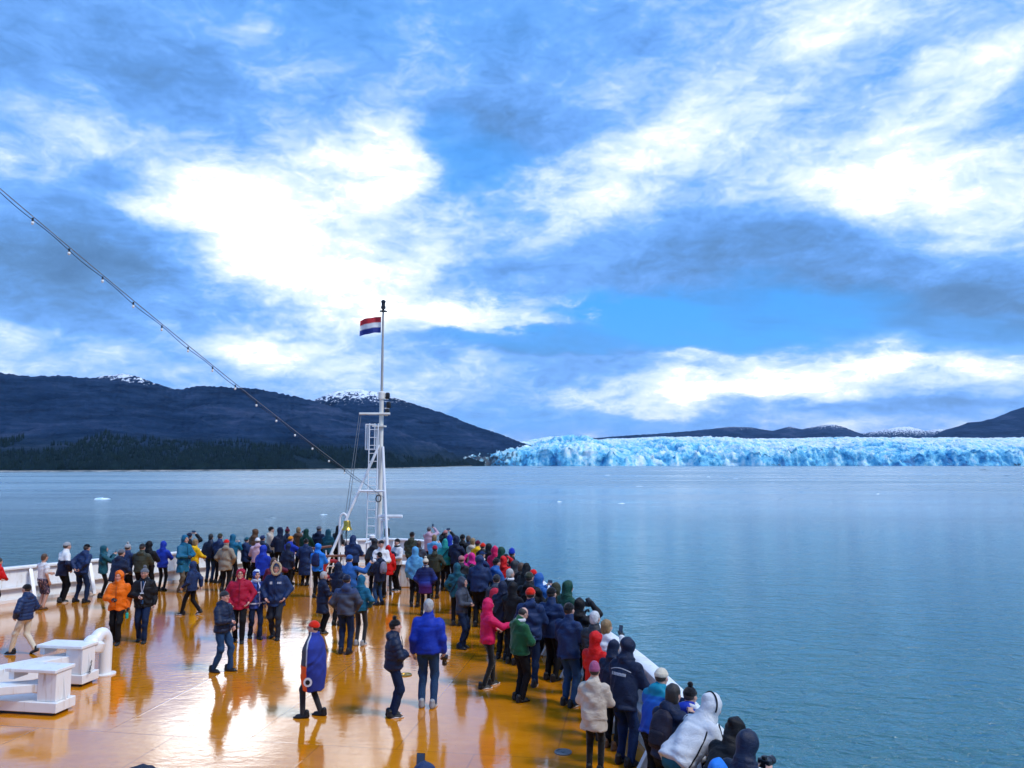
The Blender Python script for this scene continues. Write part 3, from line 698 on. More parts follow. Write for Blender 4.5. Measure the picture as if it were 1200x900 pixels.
def torus(Rm, rm, a0=0, a1=6.2832, n=36, k=10):
    mb = MB(); V = []
    for i in range(n+1):
        a = a0+(a1-a0)*i/n
        for j in range(k):
            q = 2*math.pi*j/k; V.append(((Rm+rm*math.cos(q))*math.cos(a), rm*math.sin(q)*.8, (Rm+rm*math.cos(q))*math.sin(a)))
    return mb.add(V, [(i*k+j, i*k+(j+1) % k, (i+1)*k+(j+1) % k, (i+1)*k+j) for i in range(n) for j in range(k)])
torus(.29, .065).build('ring', M_red, lr, True)
for a in (.3, 1.87, 3.44, 5.01): torus(.29, .069, a, a+.28, 5).build('reflective_band', M_white, lr, True)

# mooring winch drum and small posts at the bow
wn_ = empty('mooring_winch', (-3.35, 27.3, DECK)); tag(wn_, 'white mooring winch box behind the white jacket', 'winch')
MB().box((-.5, -.35, .002), (.55, .4, .75), bev=.03).build('housing', M_white, wn_)
MB().box((-.55, -.4, .752), (.6, .45, .80), bev=.015).build('lid', M_white, wn_)
MB().lathe([(.28, .0), (.28, .05), (.16, .08), (.16, .42), (.28, .45), (.28, .5)], 20, Matrix.Translation((.62, 0, .4)) @ Matrix.Rotation(R(90), 4, 'Y')).build('drum', M_steel, wn_, True)
lp = empty('lamp_post', (-5.3, 29.6, DECK)); tag(lp, 'short white post with black-banded lamp in front of the mast', 'lamp post')
MB().lathe([(.14, .002), (.12, .03), (.11, 1.25), (.14, 1.27), (.14, 1.33)], 16).build('column', M_white, lp, True)
MB().lathe([(.11, 1.33), (.11, 1.42)], 16).build('black_band', M_black, lp, True)
MB().lathe([(.13, 1.42), (.13, 1.5), (.05, 1.54)], 16).build('lamp_cap', M_white, lp, True)

# ------------------------------------------------------------------ stowage cradles on the port side
def cradle(loc, label):
    o = empty('cradle', (*loc, DECK), R(-9)); tag(o, label, 'cradle', 'white stowage cradles on the deck')
    MB().box((-2.6, -.05, .05), (0, .42, .22), bev=.012).build('plinth', M_white, o)
    MB().box((-2.5, .0, .001), (-.1, .37, .055)).build('footing', M_black, o)
    MB().box((-.42, .0, .222), (-.06, .36, .70), bev=.01).build('upright', M_white, o)
    MB().add([(-.058, .17, .222), (-.058, .19, .222), (.0, .19, .222), (.0, .17, .222), (-.058, .17, .6), (-.058, .19, .6)], [(0, 1, 2, 3), (0, 3, 4), (1, 5, 2), (3, 2, 5, 4), (0, 4, 5, 1)]).build('gusset', M_white, o)
    MB().box((-1.02, -.06, .702), (-.04, .42, .76), bev=.01).build('cap_plate', M_white, o)
    MB().box((-1.0, .02, .56), (-.90, .34, .70)).build('lip', M_white, o)
    return o
cradle((-7.72, 13.55), 'white stowage cradle nearest the camera, its low plinth streaked with rust')
cradle((-8.22, 15.25), 'white stowage cradle farther up the deck, a chain fastened to its plinth')
def beam(p0, p1, w, z0, z1, label):
    p0, p1 = Vector((*p0, DECK)), Vector((*p1, DECK)); d_ = p1-p0; L = d_.length
    o = MB().box((0, -w/2, z0), (L, w/2, z1), bev=.012).build('stowed_boom', M_white, None, False, p0, (0, 0, math.atan2(d_.y, d_.x)))
    tag(o, label, 'boom')
beam((-8.66, 15.50), (-10.9, 12.4), .40, .25, .555, 'thick white boom lying in the farther cradle')
beam((-8.16, 13.80), (-10.9, 12.9), .34, .36, .50, 'thin white boom held in the nearer cradle')
# gooseneck ventilator
gv = empty('ventilator', (-8.36, 15.98, DECK)); gv.scale = (.84, .84, .84); tag(gv, 'white gooseneck ventilator behind the cradles', 'ventilator')
path = [(.10, .16, 0), (.10, .16, .62)] + [(.10-(.20-.20*math.cos(a))*.20, .16-(.20-.20*math.cos(a))*.95, .74+.26*math.sin(a)) for a in np.linspace(0.15, math.pi*.95, 12)]
MB().tube(path, .145, 20).build('duct', M_white, gv, True)
e_ = Vector(path[-1])
Mh = Matrix.Translation(e_+Vector((0, 0, .0))) @ Matrix.Rotation(R(8), 4, 'Y') @ Matrix.Rotation(R(-16), 4, 'X')
MB().lathe([(.16, .10), (.215, .05), (.22, -.13), (.205, -.15), (.08, -.17)], 24, Mh).build('cowl', M_white, gv, True)
Mf = Matrix.Translation(e_+Vector((-.02, -.13, .08))) @ Matrix.Rotation(R(62), 4, 'X')
MB().lathe([(.17, .0), (.175, .04), (.14, .09), (.07, .12), (.01, .13)], 24, Mf).build('dome_cover', M_white, gv, True)
MB().lathe([(.25, .002), (.25, .03), (.19, .04)], 24, c=(.10, .16, 0)).build('base_flange', M_white, gv, True)
# chain from the ventilator to the cradle
ch = empty('chain', (-8.2, 15.3, DECK+.225)); tag(ch, 'dark chain hanging from the ventilator to the cradle plinth', 'chain')
ca, cb = Vector((-8.15, 15.30, DECK+.24)), Vector((-8.34, 15.74, DECK+.60))
link = MB().tube([(.012*math.cos(a), .0, .03*math.sin(a)) for a in np.linspace(0, 6.2832, 13)], .006, 5, False)
lme = meshdata('chain_link', link.v, link.f, M_black)
qv = (cb-ca).to_track_quat('Z', 'Y')
for k in range(14):
    q = ca.lerp(cb, (k+.5)/14); l_ = obj('chain_link', lme, ch, q-ch.location); l_.rotation_mode = 'QUATERNION'
    from mathutils import Quaternion
    l_.rotation_quaternion = qv @ Quaternion((0, 0, 1), R(90*(k % 2)))
rp_ = MB().tube([(-8.42, 15.95, DECK+.78), (-8.95, 16.6, DECK+.30), (-9.2, 16.9, DECK+.02)], .014, 6).build('rope', M_wood, None, True)
tag(rp_, 'thin slack rope running from the ventilator down to the deck', 'rope')

# ------------------------------------------------------------------ figures: distance fields meshed with surface nets
f32 = np.float32
def surface_nets(vol, org, h):
    inside = vol < 0
    nx, ny, nz = vol.shape
    c = [inside[i:nx-1+i, j:ny-1+j, k:nz-1+k] for i in (0, 1) for j in (0, 1) for k in (0, 1)]
    cnt = sum(a.astype(np.int8) for a in c)
    act = (cnt > 0) & (cnt < 8)
    I, J, K = np.nonzero(act)
    idx = -np.ones(act.shape, np.int32); idx[I, J, K] = np.arange(len(I))
    acc = np.zeros((len(I), 3), f32); n = np.zeros(len(I), f32)
    corner = [(i, j, k) for i in (0, 1) for j in (0, 1) for k in (0, 1)]
    vals = [vol[I+a, J+b, K+d_] for a, b, d_ in corner]
    for p in range(8):
        for q in range(p+1, 8):
            df = np.abs(np.subtract(corner[p], corner[q]))
            if df.sum() != 1: continue
            m = (vals[p] < 0) != (vals[q] < 0)
            t = np.where(m, vals[p]/np.where(m, vals[p]-vals[q], 1), 0)
            ax = int(np.argmax(df))
            for a in range(3):
                acc[:, a] += np.where(m, t if a == ax else corner[p][a], 0)
            n += m
    V = (np.stack([I, J, K], -1)+acc/n[:, None])*h+org
    F = []
    for ax in range(3):
        sl = [slice(None)]*3; s2 = [slice(None)]*3
        sl[ax] = slice(0, -1); s2[ax] = slice(1, None)
        a, b = inside[tuple(sl)], inside[tuple(s2)]
        ed = np.argwhere(a != b)
        u, w = (ax+1) % 3, (ax+2) % 3
        ok = (ed[:, u] > 0) & (ed[:, w] > 0) & (ed[:, u] < vol.shape[u]-1) & (ed[:, w] < vol.shape[w]-1)
        ed = ed[ok]
        fl = a[ed[:, 0], ed[:, 1], ed[:, 2]]
        def cell(du, dw):
            e = ed.copy(); e[:, u] -= du; e[:, w] -= dw; return idx[e[:, 0], e[:, 1], e[:, 2]]
        q = np.stack([cell(1, 1), cell(0, 1), cell(0, 0), cell(1, 0)], -1)
        q[~fl] = q[~fl][:, ::-1]
        F.append(q)
    return V.astype(f32), np.concatenate(F)

class Field:
    """a union of soft shapes sampled on a grid"""
    def __init__(s, k=.03): s.items = []; s.lo = np.full(3, 9e9); s.hi = np.full(3, -9e9); s.k = k; s.cuts = []; s.disp = None
    def _b(s, *pr):
        for p, r in pr: s.lo = np.minimum(s.lo, np.array(p)-r); s.hi = np.maximum(s.hi, np.array(p)+r)
    def cap(s, a, b, ra, rb, k=None, quilt=None):
        a, b = np.array(a, f32), np.array(b, f32); s._b((a, ra), (b, rb)); L = float(np.linalg.norm(b-a))
        def f(X, Y, Z):
            d_ = b-a; px_, py_, pz_ = X-a[0], Y-a[1], Z-a[2]
            t = np.clip((px_*d_[0]+py_*d_[1]+pz_*d_[2])/max(1e-9, float(d_@d_)), 0, 1)
            r = ra+(rb-ra)*t
            if quilt: r = r+quilt[1]*(np.sqrt(np.abs(np.sin(math.pi*L*t/quilt[0])))-.6)
            return np.sqrt((px_-d_[0]*t)**2+(py_-d_[1]*t)**2+(pz_-d_[2]*t)**2)-r
        s.items.append((f, k)); return s
    def ell(s, c, r, Rm=None, k=None):
        c, r = np.array(c, f32), np.array(r, f32); s._b((c, float(max(r))))
        s.items.append((s._ellf(c, r, Rm), k)); return s
    @staticmethod
    def _ellf(c, r, Rm):
        def f(X, Y, Z):
            x, y, z = X-c[0], Y-c[1], Z-c[2]
            if Rm is not None: x, y, z = [Rm[0, i]*x+Rm[1, i]*y+Rm[2, i]*z for i in range(3)]
            q = np.sqrt((x/r[0])**2+(y/r[1])**2+(z/r[2])**2)
            return (q-1)*float(min(r))*np.where(q < 1, 1, (np.maximum(q, 1))**0)
        return f
    def loft(s, o, Rm, st, k=None, quilt=None, grooves=()):
        """stations (t, half width, half depth) along Rm's third column from o"""
        st = np.array(st, f32); o = np.array(o, f32)
        for t, a, b in st: s._b((o+Rm[:, 2]*t, max(a, b)))
        def f(X, Y, Z):
            x, y, z = X-o[0], Y-o[1], Z-o[2]
            lx, ly, t = [Rm[0, i]*x+Rm[1, i]*y+Rm[2, i]*z for i in range(3)]
            a = np.interp(t, st[:, 0], st[:, 1]).astype(f32); b = np.interp(t, st[:, 0], st[:, 2]).astype(f32)
            if quilt:
                w = quilt[1]*(np.sqrt(np.abs(np.sin(math.pi*(t-st[0, 0])/quilt[0])))-.6); a = a+w; b = b+w
            for g in grooves: w = .009*np.exp(-((t-g)/.016)**2); a = a-w; b = b-w
            q = np.sqrt((lx/a)**2+(ly/b)**2)
            d_ = (q-1)*np.minimum(a, b)*.9
            return np.maximum(d_, np.maximum(st[0, 0]-t, t-st[-1, 0]))
        s.items.append((f, k)); return s
    def cut(s, c, r, Rm=None, k=.015): s.cuts.append((s._ellf(np.array(c, f32), np.array(r, f32), Rm), k)); return s
    def cutplane(s, p, n, k=.01):     # removes the side the normal points to
        p, n = np.array(p, f32), np.array(n, f32); n = n/np.linalg.norm(n)
        s.cuts.append((lambda X, Y, Z: -((X-p[0])*n[0]+(Y-p[1])*n[1]+(Z-p[2])*n[2]), k)); return s
    def mesh(s, h):
        lo = s.lo-3*h-.02; hi = s.hi+3*h+.02; n = np.ceil((hi-lo)/h).astype(int)+1
        X, Y, Z = np.meshgrid(*[(lo[i]+h*np.arange(n[i])).astype(f32) for i in range(3)], indexing='ij', sparse=True)
        D = None
        for f, k in s.items:
            e = f(X, Y, Z); k = s.k if k is None else k
            if D is None: D = e
            elif k <= 0: D = np.minimum(D, e)
            else:
                t = np.maximum(k-np.abs(D-e), 0)/k; D = np.minimum(D, e)-t*t*k*.25
        if s.disp is not None: D = D-s.disp(X, Y, Z)
        for f, k in s.cuts:
            e = -f(X, Y, Z); t = np.maximum(k-np.abs(D-e), 0)/k; D = np.maximum(D, e)+t*t*k*.25
        return surface_nets(np.ascontiguousarray(np.broadcast_to(D, tuple(n))).astype(f32), lo.astype(f32), f32(h))

def folds(seed, amp):
    r = np.random.default_rng(abs(int(seed*100))+1000); ph = r.random(6)*6.28
    def f(X, Y, Z):
        w = .045*np.sin(9*Z+ph[0])+.04*np.sin(11*X+ph[1]+3*Y)
        a = np.sin(24*(Z*.9+X*.5+w)+ph[2])*(.55+.6*np.sin(8*X+6*Y+ph[3]))
        b_ = np.sin(47*(Z*.6-X*.7+.5*Y+w)+ph[4])*np.sin(6*Z+9*Y+ph[5])
        return (amp*(.7*a+.45*b_)).astype(f32)
    return f

# materials for people: colour comes from each object's own colour
def m_cloth(kind):
    def f(N, b):
        col = N.n('ShaderNodeObjectInfo').outputs['Color']; P = pos_of(N)
        n = N.noise(N.scale(P, (1, 1, 1.6), (.3, .4, 0)), 11, 5, .62, 1.2); n2 = N.noise(P, 260 if kind != 'knit' else 90, 2, .5)
        c = N.mix(N.rng(n, .3, .7, .35, 0), col, N.vec('SCALE', col, .55))
        N.put(b.inputs['Base Color'], c)
        b.inputs['Roughness'].default_value = {'shell': .58, 'puffer': .5, 'knit': .9, 'denim': .8, 'fleece': .9, 'leather': .4}[kind]
        b.inputs['Specular IOR Level'].default_value = {'shell': .22, 'puffer': .3, 'knit': .1, 'denim': .12, 'fleece': .1, 'leather': .35}[kind]
        if kind in ('knit', 'fleece'): b.inputs['Sheen Weight'].default_value = .25
        N.put(b.inputs['Normal'], N.bump(N.math('ADD', N.math('MULTIPLY', n, 1.0), N.math('MULTIPLY', n2, .12)), .6, .022))
    return f
CL = {k: mat('cloth_'+k, m_cloth(k)) for k in ('shell', 'puffer', 'knit', 'denim', 'fleece', 'leather')}
M_skin = mat('skin', lambda N, b: N.put(b.inputs['Base Color'], N.n('ShaderNodeAttribute', attribute_name='col').outputs['Color']), rough=.5)
M_skin.node_tree.nodes['Principled BSDF'].inputs['Subsurface Weight'].default_value = 0
M_hair = mat('hair', lambda N, b: (N.put(b.inputs['Base Color'], N.mix(N.rng(N.noise(N.scale(pos_of(N), (60, 60, 12)), 2, 3), .35, .65, 0, .6), N.n('ShaderNodeObjectInfo').outputs['Color'], (.02, .015, .01))),
             N.put(b.inputs['Normal'], N.bump(N.noise(N.scale(pos_of(N), (80, 80, 14)), 2, 3), .6, .01))), rough=.55)
def m_plaid(N, b):
    x, y, z = N.xyz(pos_of(N))[:3]
    def st(v, fq, w): return N.math('GREATER_THAN', N.math('SINE', N.math('MULTIPLY', v, fq)), w)
    s = N.math('ADD', x, y)
    c = N.mix(st(s, 55, .0), (.012, .03, .16), (.03, .08, .40)); c = N.mix(N.math('MULTIPLY', st(z, 48, .2), .6), c, (.01, .02, .12))
    c = N.mix(N.math('MAXIMUM', st(s, 27, .93), st(z, 24, .93)), c, (.6, .65, .8))
    N.put(b.inputs['Base Color'], c); b.inputs['Roughness'].default_value = .8
def m_floral(N, b):
    v = N.n('ShaderNodeTexVoronoi'); N.put(v.inputs['Vector'], pos_of(N)); v.inputs['Scale'].default_value = 22
    N.put(b.inputs['Base Color'], N.ramp(v.outputs['Distance'], [(.15, (.55, .4, .4)), (.3, (.12, .05, .09)), (.5, (.03, .03, .06))])); b.inputs['Roughness'].default_value = .8
def m_grad(stops):
    def f(N, b):
        x, y, z = N.xyz(pos_of(N))[:3]; n = N.noise(pos_of(N), 9, 3)
        N.put(b.inputs['Base Color'], N.ramp(N.math('DIVIDE', N.math('MULTIPLY_ADD', n, .06, z), 2.0), stops, 'EASE')); b.inputs['Roughness'].default_value = .62; b.inputs['Specular IOR Level'].default_value = .2
        N.put(b.inputs['Normal'], N.bump(n, .3, .012))
    return f
def m_blanket(N, b):
    x, y, z = N.xyz(pos_of(N))[:3]
    n = N.noise(pos_of(N), 8, 4)
    c = N.mix(N.rng(n, .35, .7, 0, .5), (.01, .03, .26), (.006, .016, .15))
    front = N.rng(N.math('MULTIPLY_ADD', n, .02, y), .045, .051, 0, 1)
    c2 = N.mix(N.rng(z, .88, .89, 0, 1), (.75, .10, .01), (.05, .06, .08))
    c = N.mix(front, c, c2)
    stripe = N.math('MULTIPLY', N.rng(y, .02, .025, 0, 1), N.rng(y, .045, .05, 1, 0))
    c = N.mix(N.math('MULTIPLY', stripe, N.rng(z, .85, .9, 0, 1)), c, (.45, .48, .52))
    N.put(b.inputs['Base Color'], c); b.inputs['Roughness'].default_value = .85
    N.put(b.inputs['Normal'], N.bump(n, .4, .02))
SPECIAL = {'plaid': mat('plaid_cloth', m_plaid), 'floral': mat('floral_cloth', m_floral), 'blanket': mat('blanket_cloth', m_blanket),
           'ombre': mat('ombre_puffer', m_grad([(.40, (.06, .012, .10)), (.50, (.02, .05, .30)), (.58, (.012, .02, .10)), (.70, (.008, .012, .05))])),
           'yoke': mat('blue_teal_shell', m_grad([(.55, (.008, .05, .30)), (.60, (.01, .07, .36)), (.655, (.01, .10, .36)), (.665, (.005, .20, .30))])),
           'halfwhite': mat('white_navy_shell', m_grad([(.60, (.01, .014, .04)), (.655, (.01, .014, .04)), (.665, (.7, .7, .68)), (.8, (.7, .7, .68))])),
           'twotone': mat('two_tone_shell', m_grad([(.42, (.05, .06, .09)), (.67, (.05, .06, .09)), (.70, (.03, .05, .12)), (.8, (.03, .05, .12))]))}

# shared heads, hands, hats
def head_mesh(h, beard=0):
    F = Field(.02)
    F.ell((0, -.012, .025), (.076, .094, .098)).ell((0, .022, -.055), (.056, .066, .064), k=.05)
    F.cap((0, .088, .016), (0, .112, -.020), .008, .013, k=.012).ell((0, .085, .034), (.052, .014, .012), k=.02)
    F.cap((-.02, .080, -.056), (.02, .080, -.056), .010, .010, k=.012).ell((0, .075, -.098), (.022, .02, .018), k=.02)
    for s_ in (-1, 1): F.ell((s_*.079, -.008, .0), (.010, .020, .032), k=.008).ell((s_*.042, .066, -.018), (.022, .02, .02), k=.025)
    F.cap((0, -.02, -.07), (0, -.035, -.20), .056, .062, k=.03)
    for s_ in (-1, 1): F.cut((s_*.031, .100, .016), (.018, .014, .011), k=.012)
    V, Q = F.mesh(h)
    x, y, z = V.T
    c = np.tile(np.array([[1., 1., 1.]]), (len(V), 1))
    eye = np.minimum(np.hypot(x-.031, z-.016), np.hypot(x+.031, z-.016))
    fr = y > .055
    c[fr & (eye < .013)] = (.85, .95, 1.05); c[fr & (eye < .0075)] = (.06, .05, .05)
    c[fr & (np.abs(np.abs(x)-.032) < .018) & (np.abs(z-.043) < .006)] = (.35, .28, .25)
    c[fr & (np.abs(x) < .026) & (np.abs(z+.056) < .009)] = (.72, .38, .38)
    ck = fr & (np.abs(np.abs(x)-.045) < .018) & (np.abs(z+.02) < .02); c[ck] *= (1.05, .82, .8)
    nz = (y > .098); c[nz] *= (1.05, .85, .82)
    if beard:
        bd = (z < -.035) & (y > .0) & (z > -.13) & ~((np.abs(x) < .022) & (np.abs(z+.056) < .008)); c[bd] = (.55, .53, .5)
    return V, Q, c
HEADS = {}
def head_get(hi, beard):
    k = (hi, beard)
    if k not in HEADS: HEADS[k] = head_mesh(.009 if hi else .016, beard)
    return HEADS[k]
def hand_mesh(h, pose):
    """right hand, wrist at origin, fingers along -Z, palm towards +Y, thumb on the -X side"""
    F = Field(.010)
    F.ell((0, 0, -.05), (.040, .016, .052)).cap((0, 0, .02), (0, 0, -.03), .026, .028, k=.02)
    curl = {'relaxed': (18, 28, 22), 'grip': (48, 62, 40), 'open': (5, 8, 6)}[pose]
    for i, (x, L) in enumerate([(-.030, .072), (-.010, .080), (.010, .076), (.029, .060)]):
        p = np.array([x, .002, -.092]); a = 0; seg = (L*.45, L*.32, L*.26)
        sp = (x*(-1.2 if pose != 'open' else 5)) if pose != 'grip' else 0
        r0 = .0095
        for j in range(3):
            a += math.radians(curl[j]+i*3)
            q = p+seg[j]*np.array([sp*.9, math.sin(a), -math.cos(a)])
            F.cap(p, q, r0-.0008*j, r0-.0008*(j+1), k=.003); p = q
    p = np.array([-.030, .008, -.03])
    for q_, r in (((-.056, .020, -.058), .0115), ((-.062 if pose != 'grip' else -.046, .036, -.082), .010), ((-.060 if pose != 'grip' else -.028, .046, -.102), .009)):
        F.cap(p, q_, r, r-.001, k=.006); p = np.array(q_)
    return F.mesh(h)
HANDS = {}
def hand_get(hi, pose):
    k = (hi, pose)
    if k not in HANDS: HANDS[k] = hand_mesh(.007 if hi else .013, pose)
    return HANDS[k]
HATS = {}
def hat_get(kind):
    if kind in HATS: return HATS[kind]
    F = Field(.02); mt = CL['knit']; h = .0075
    if kind in ('beanie', 'pom', 'tall'):
        t = .03 if kind == 'tall' else 0
        F.ell((0, -.014, .040+t*.5), (.089, .105, .098+t)); F.loft((0, -.014, .018), np.eye(3, dtype=f32), [(0, .090, .106), (.015, .094, .110), (.05, .092, .108)], k=.01)
        F.cutplane((0, 0, .026), (0, .22, -1))
        F.disp = lambda X, Y, Z: (.0022*np.sin(46*np.arctan2(X, Y+.014))*np.clip((.17-Z)*20, 0, 1)).astype(f32)
        if kind == 'pom': F.ell((0, -.02, .165), (.042, .042, .040), k=.004)
    elif kind == 'cap':
        mt = CL['denim']
        F.ell((0, -.012, .035), (.085, .102, .095)).ell((0, .115, .048), (.068, .068, .010), k=.012).cutplane((0, 0, .038), (0, 0, -1))
    elif kind == 'hair':
        mt = M_hair
        F.ell((0, -.022, .034), (.085, .100, .103)).ell((0, -.06, -.03), (.072, .055, .065), k=.02).cut((0, .118, -.045), (.070, .085, .10), k=.01).cut((0, .10, -.02), (.085, .06, .055), k=.01)
        F.disp = lambda X, Y, Z: (.0022*np.sin(70*X+30*Z)*np.sin(60*Y+9)).astype(f32)
    elif kind == 'bob':
        mt = M_hair
        F.ell((0, -.022, .034), (.089, .104, .106)).ell((0, -.045, -.055), (.088, .072, .085), k=.04).cut((0, .11, -.05), (.062, .085, .12), k=.01)
        F.disp = lambda X, Y, Z: (.004*np.sin(60*X+20*Z)*np.sin(50*Y+9)).astype(f32)
    elif kind == 'balding':
        mt = M_hair
        F.ell((0, -.026, .02), (.083, .095, .085)).cut((0, .11, 0), (.085, .10, .14), k=.01).cut((0, 0, .135), (.07, .12, .075), k=.01)
    V, Q = F.mesh(h); HATS[kind] = meshdata(kind+'_hat' if mt is not M_hair else kind, V, Q, mt, True); return HATS[kind]
def fur_ring():
    if 'fur' in HATS: return HATS['fur']
    F = Field(.02)
    for a in np.linspace(0, 6.28, 22)[:-1]: F.cap((.105*math.sin(a), .075-.03*math.cos(a), .005+.135*math.cos(a)), (.105*math.sin(a+.3), .075-.03*math.cos(a+.3), .005+.135*math.cos(a+.3)), .024, .024)
    F.disp = lambda X, Y, Z: (.007*np.sin(190*X)*np.sin(170*Y+2)*np.sin(210*Z)).astype(f32)
    V, Q = F.mesh(.0075); HATS['fur'] = meshdata('fur_trim', V, Q, CL['fleece'], True); return HATS['fur']
def shoe_mesh():
    F = Field(.03)
    F.loft((0, .03, .0), np.eye(3, dtype=f32), [(.0, .048, .145), (.022, .052, .150), (.03, .048, .145)], k=.01)
    F.cap((0, -.07, .05), (0, .10, .035), .045, .036).cap((0, -.075, .05), (0, -.075, .11), .045, .046)
    F.cutplane((0, 0, .002), (0, 0, -1), k=.003)
    return meshdata('shoe', *F.mesh(.010), CL['leather'], True)
SHOE = shoe_mesh()
SOLE = MB().lathe([(.051, 0), (.054, .012), (.053, .026)], 20, Matrix.Translation((0, .03, 0)) @ Matrix.Diagonal((1, 2.86, 1, 1)))
SOLE = meshdata('sole', SOLE.v, SOLE.f, CL['leather'], True)

def rot_x(a):   # pitch forward by a
    c, s = math.cos(a), math.sin(a); return np.array([[1, 0, 0], [0, c, s], [0, -s, c]], f32)
def rot_z(a):
    c, s = math.cos(a), math.sin(a); return np.array([[c, s, 0], [-s, c, 0], [0, 0, 1]], f32)   # positive turns to the figure's right
def ik(a, t, l1, l2, pole):
    a, t = np.array(a, float), np.array(t, float); d_ = t-a; L = np.linalg.norm(d_)
    if L > (l1+l2)*.995: t = a+d_/L*(l1+l2)*.995; d_ = t-a; L = np.linalg.norm(d_)
    u = d_/L; c = (l1*l1+L*L-l2*l2)/(2*l1*L); c = max(-1, min(1, c))
    p = np.array(pole, float); p = p-u*(p@u); p /= np.linalg.norm(p)+1e-9
    return a+u*l1*c+p*l1*math.sqrt(max(0, 1-c*c)), t
ARM = {  # wrist from the shoulder in torso axes (right side), elbow pole, hand
    'down': ((.07, .05, -.51), (.3, -1, 0), 'relaxed'), 'pocket': ((.035, .13, -.43), (.9, -.7, 0), 'relaxed'), 'rail': ((-.03, .36, -.30), (.6, -.3, -.6), 'relaxed'),
    'phone': ((-.08, .33, .04), (.5, 0, -1), 'grip'), 'high': ((-.06, .27, .28), (.8, .2, -.5), 'grip'), 'salute': ((-.02, .26, .17), (.9, .1, -.6), 'grip'), 'wrap': ((-.05, .03, -.515), (0, -1, 0), 'relaxed'), 'fold': ((-.13, .24, -.27), (.9, -.3, -.5), 'grip'),
    'behind': ((-.07, -.15, -.40), (.9, -.5, 0), 'relaxed'), 'swingf': ((.05, .22, -.44), (.3, -1, 0), 'relaxed'), 'swingb': ((.07, -.16, -.47), (.3, -1, 0), 'relaxed'),
    'reach': ((.02, .46, -.14), (.6, 0, -.8), 'open'), 'face': ((-.12, .20, .10), (1, .2, -.5), 'open'), 'side': ((.34, .22, .12), (.4, 0, -1), 'grip')}
LOOKS = {}
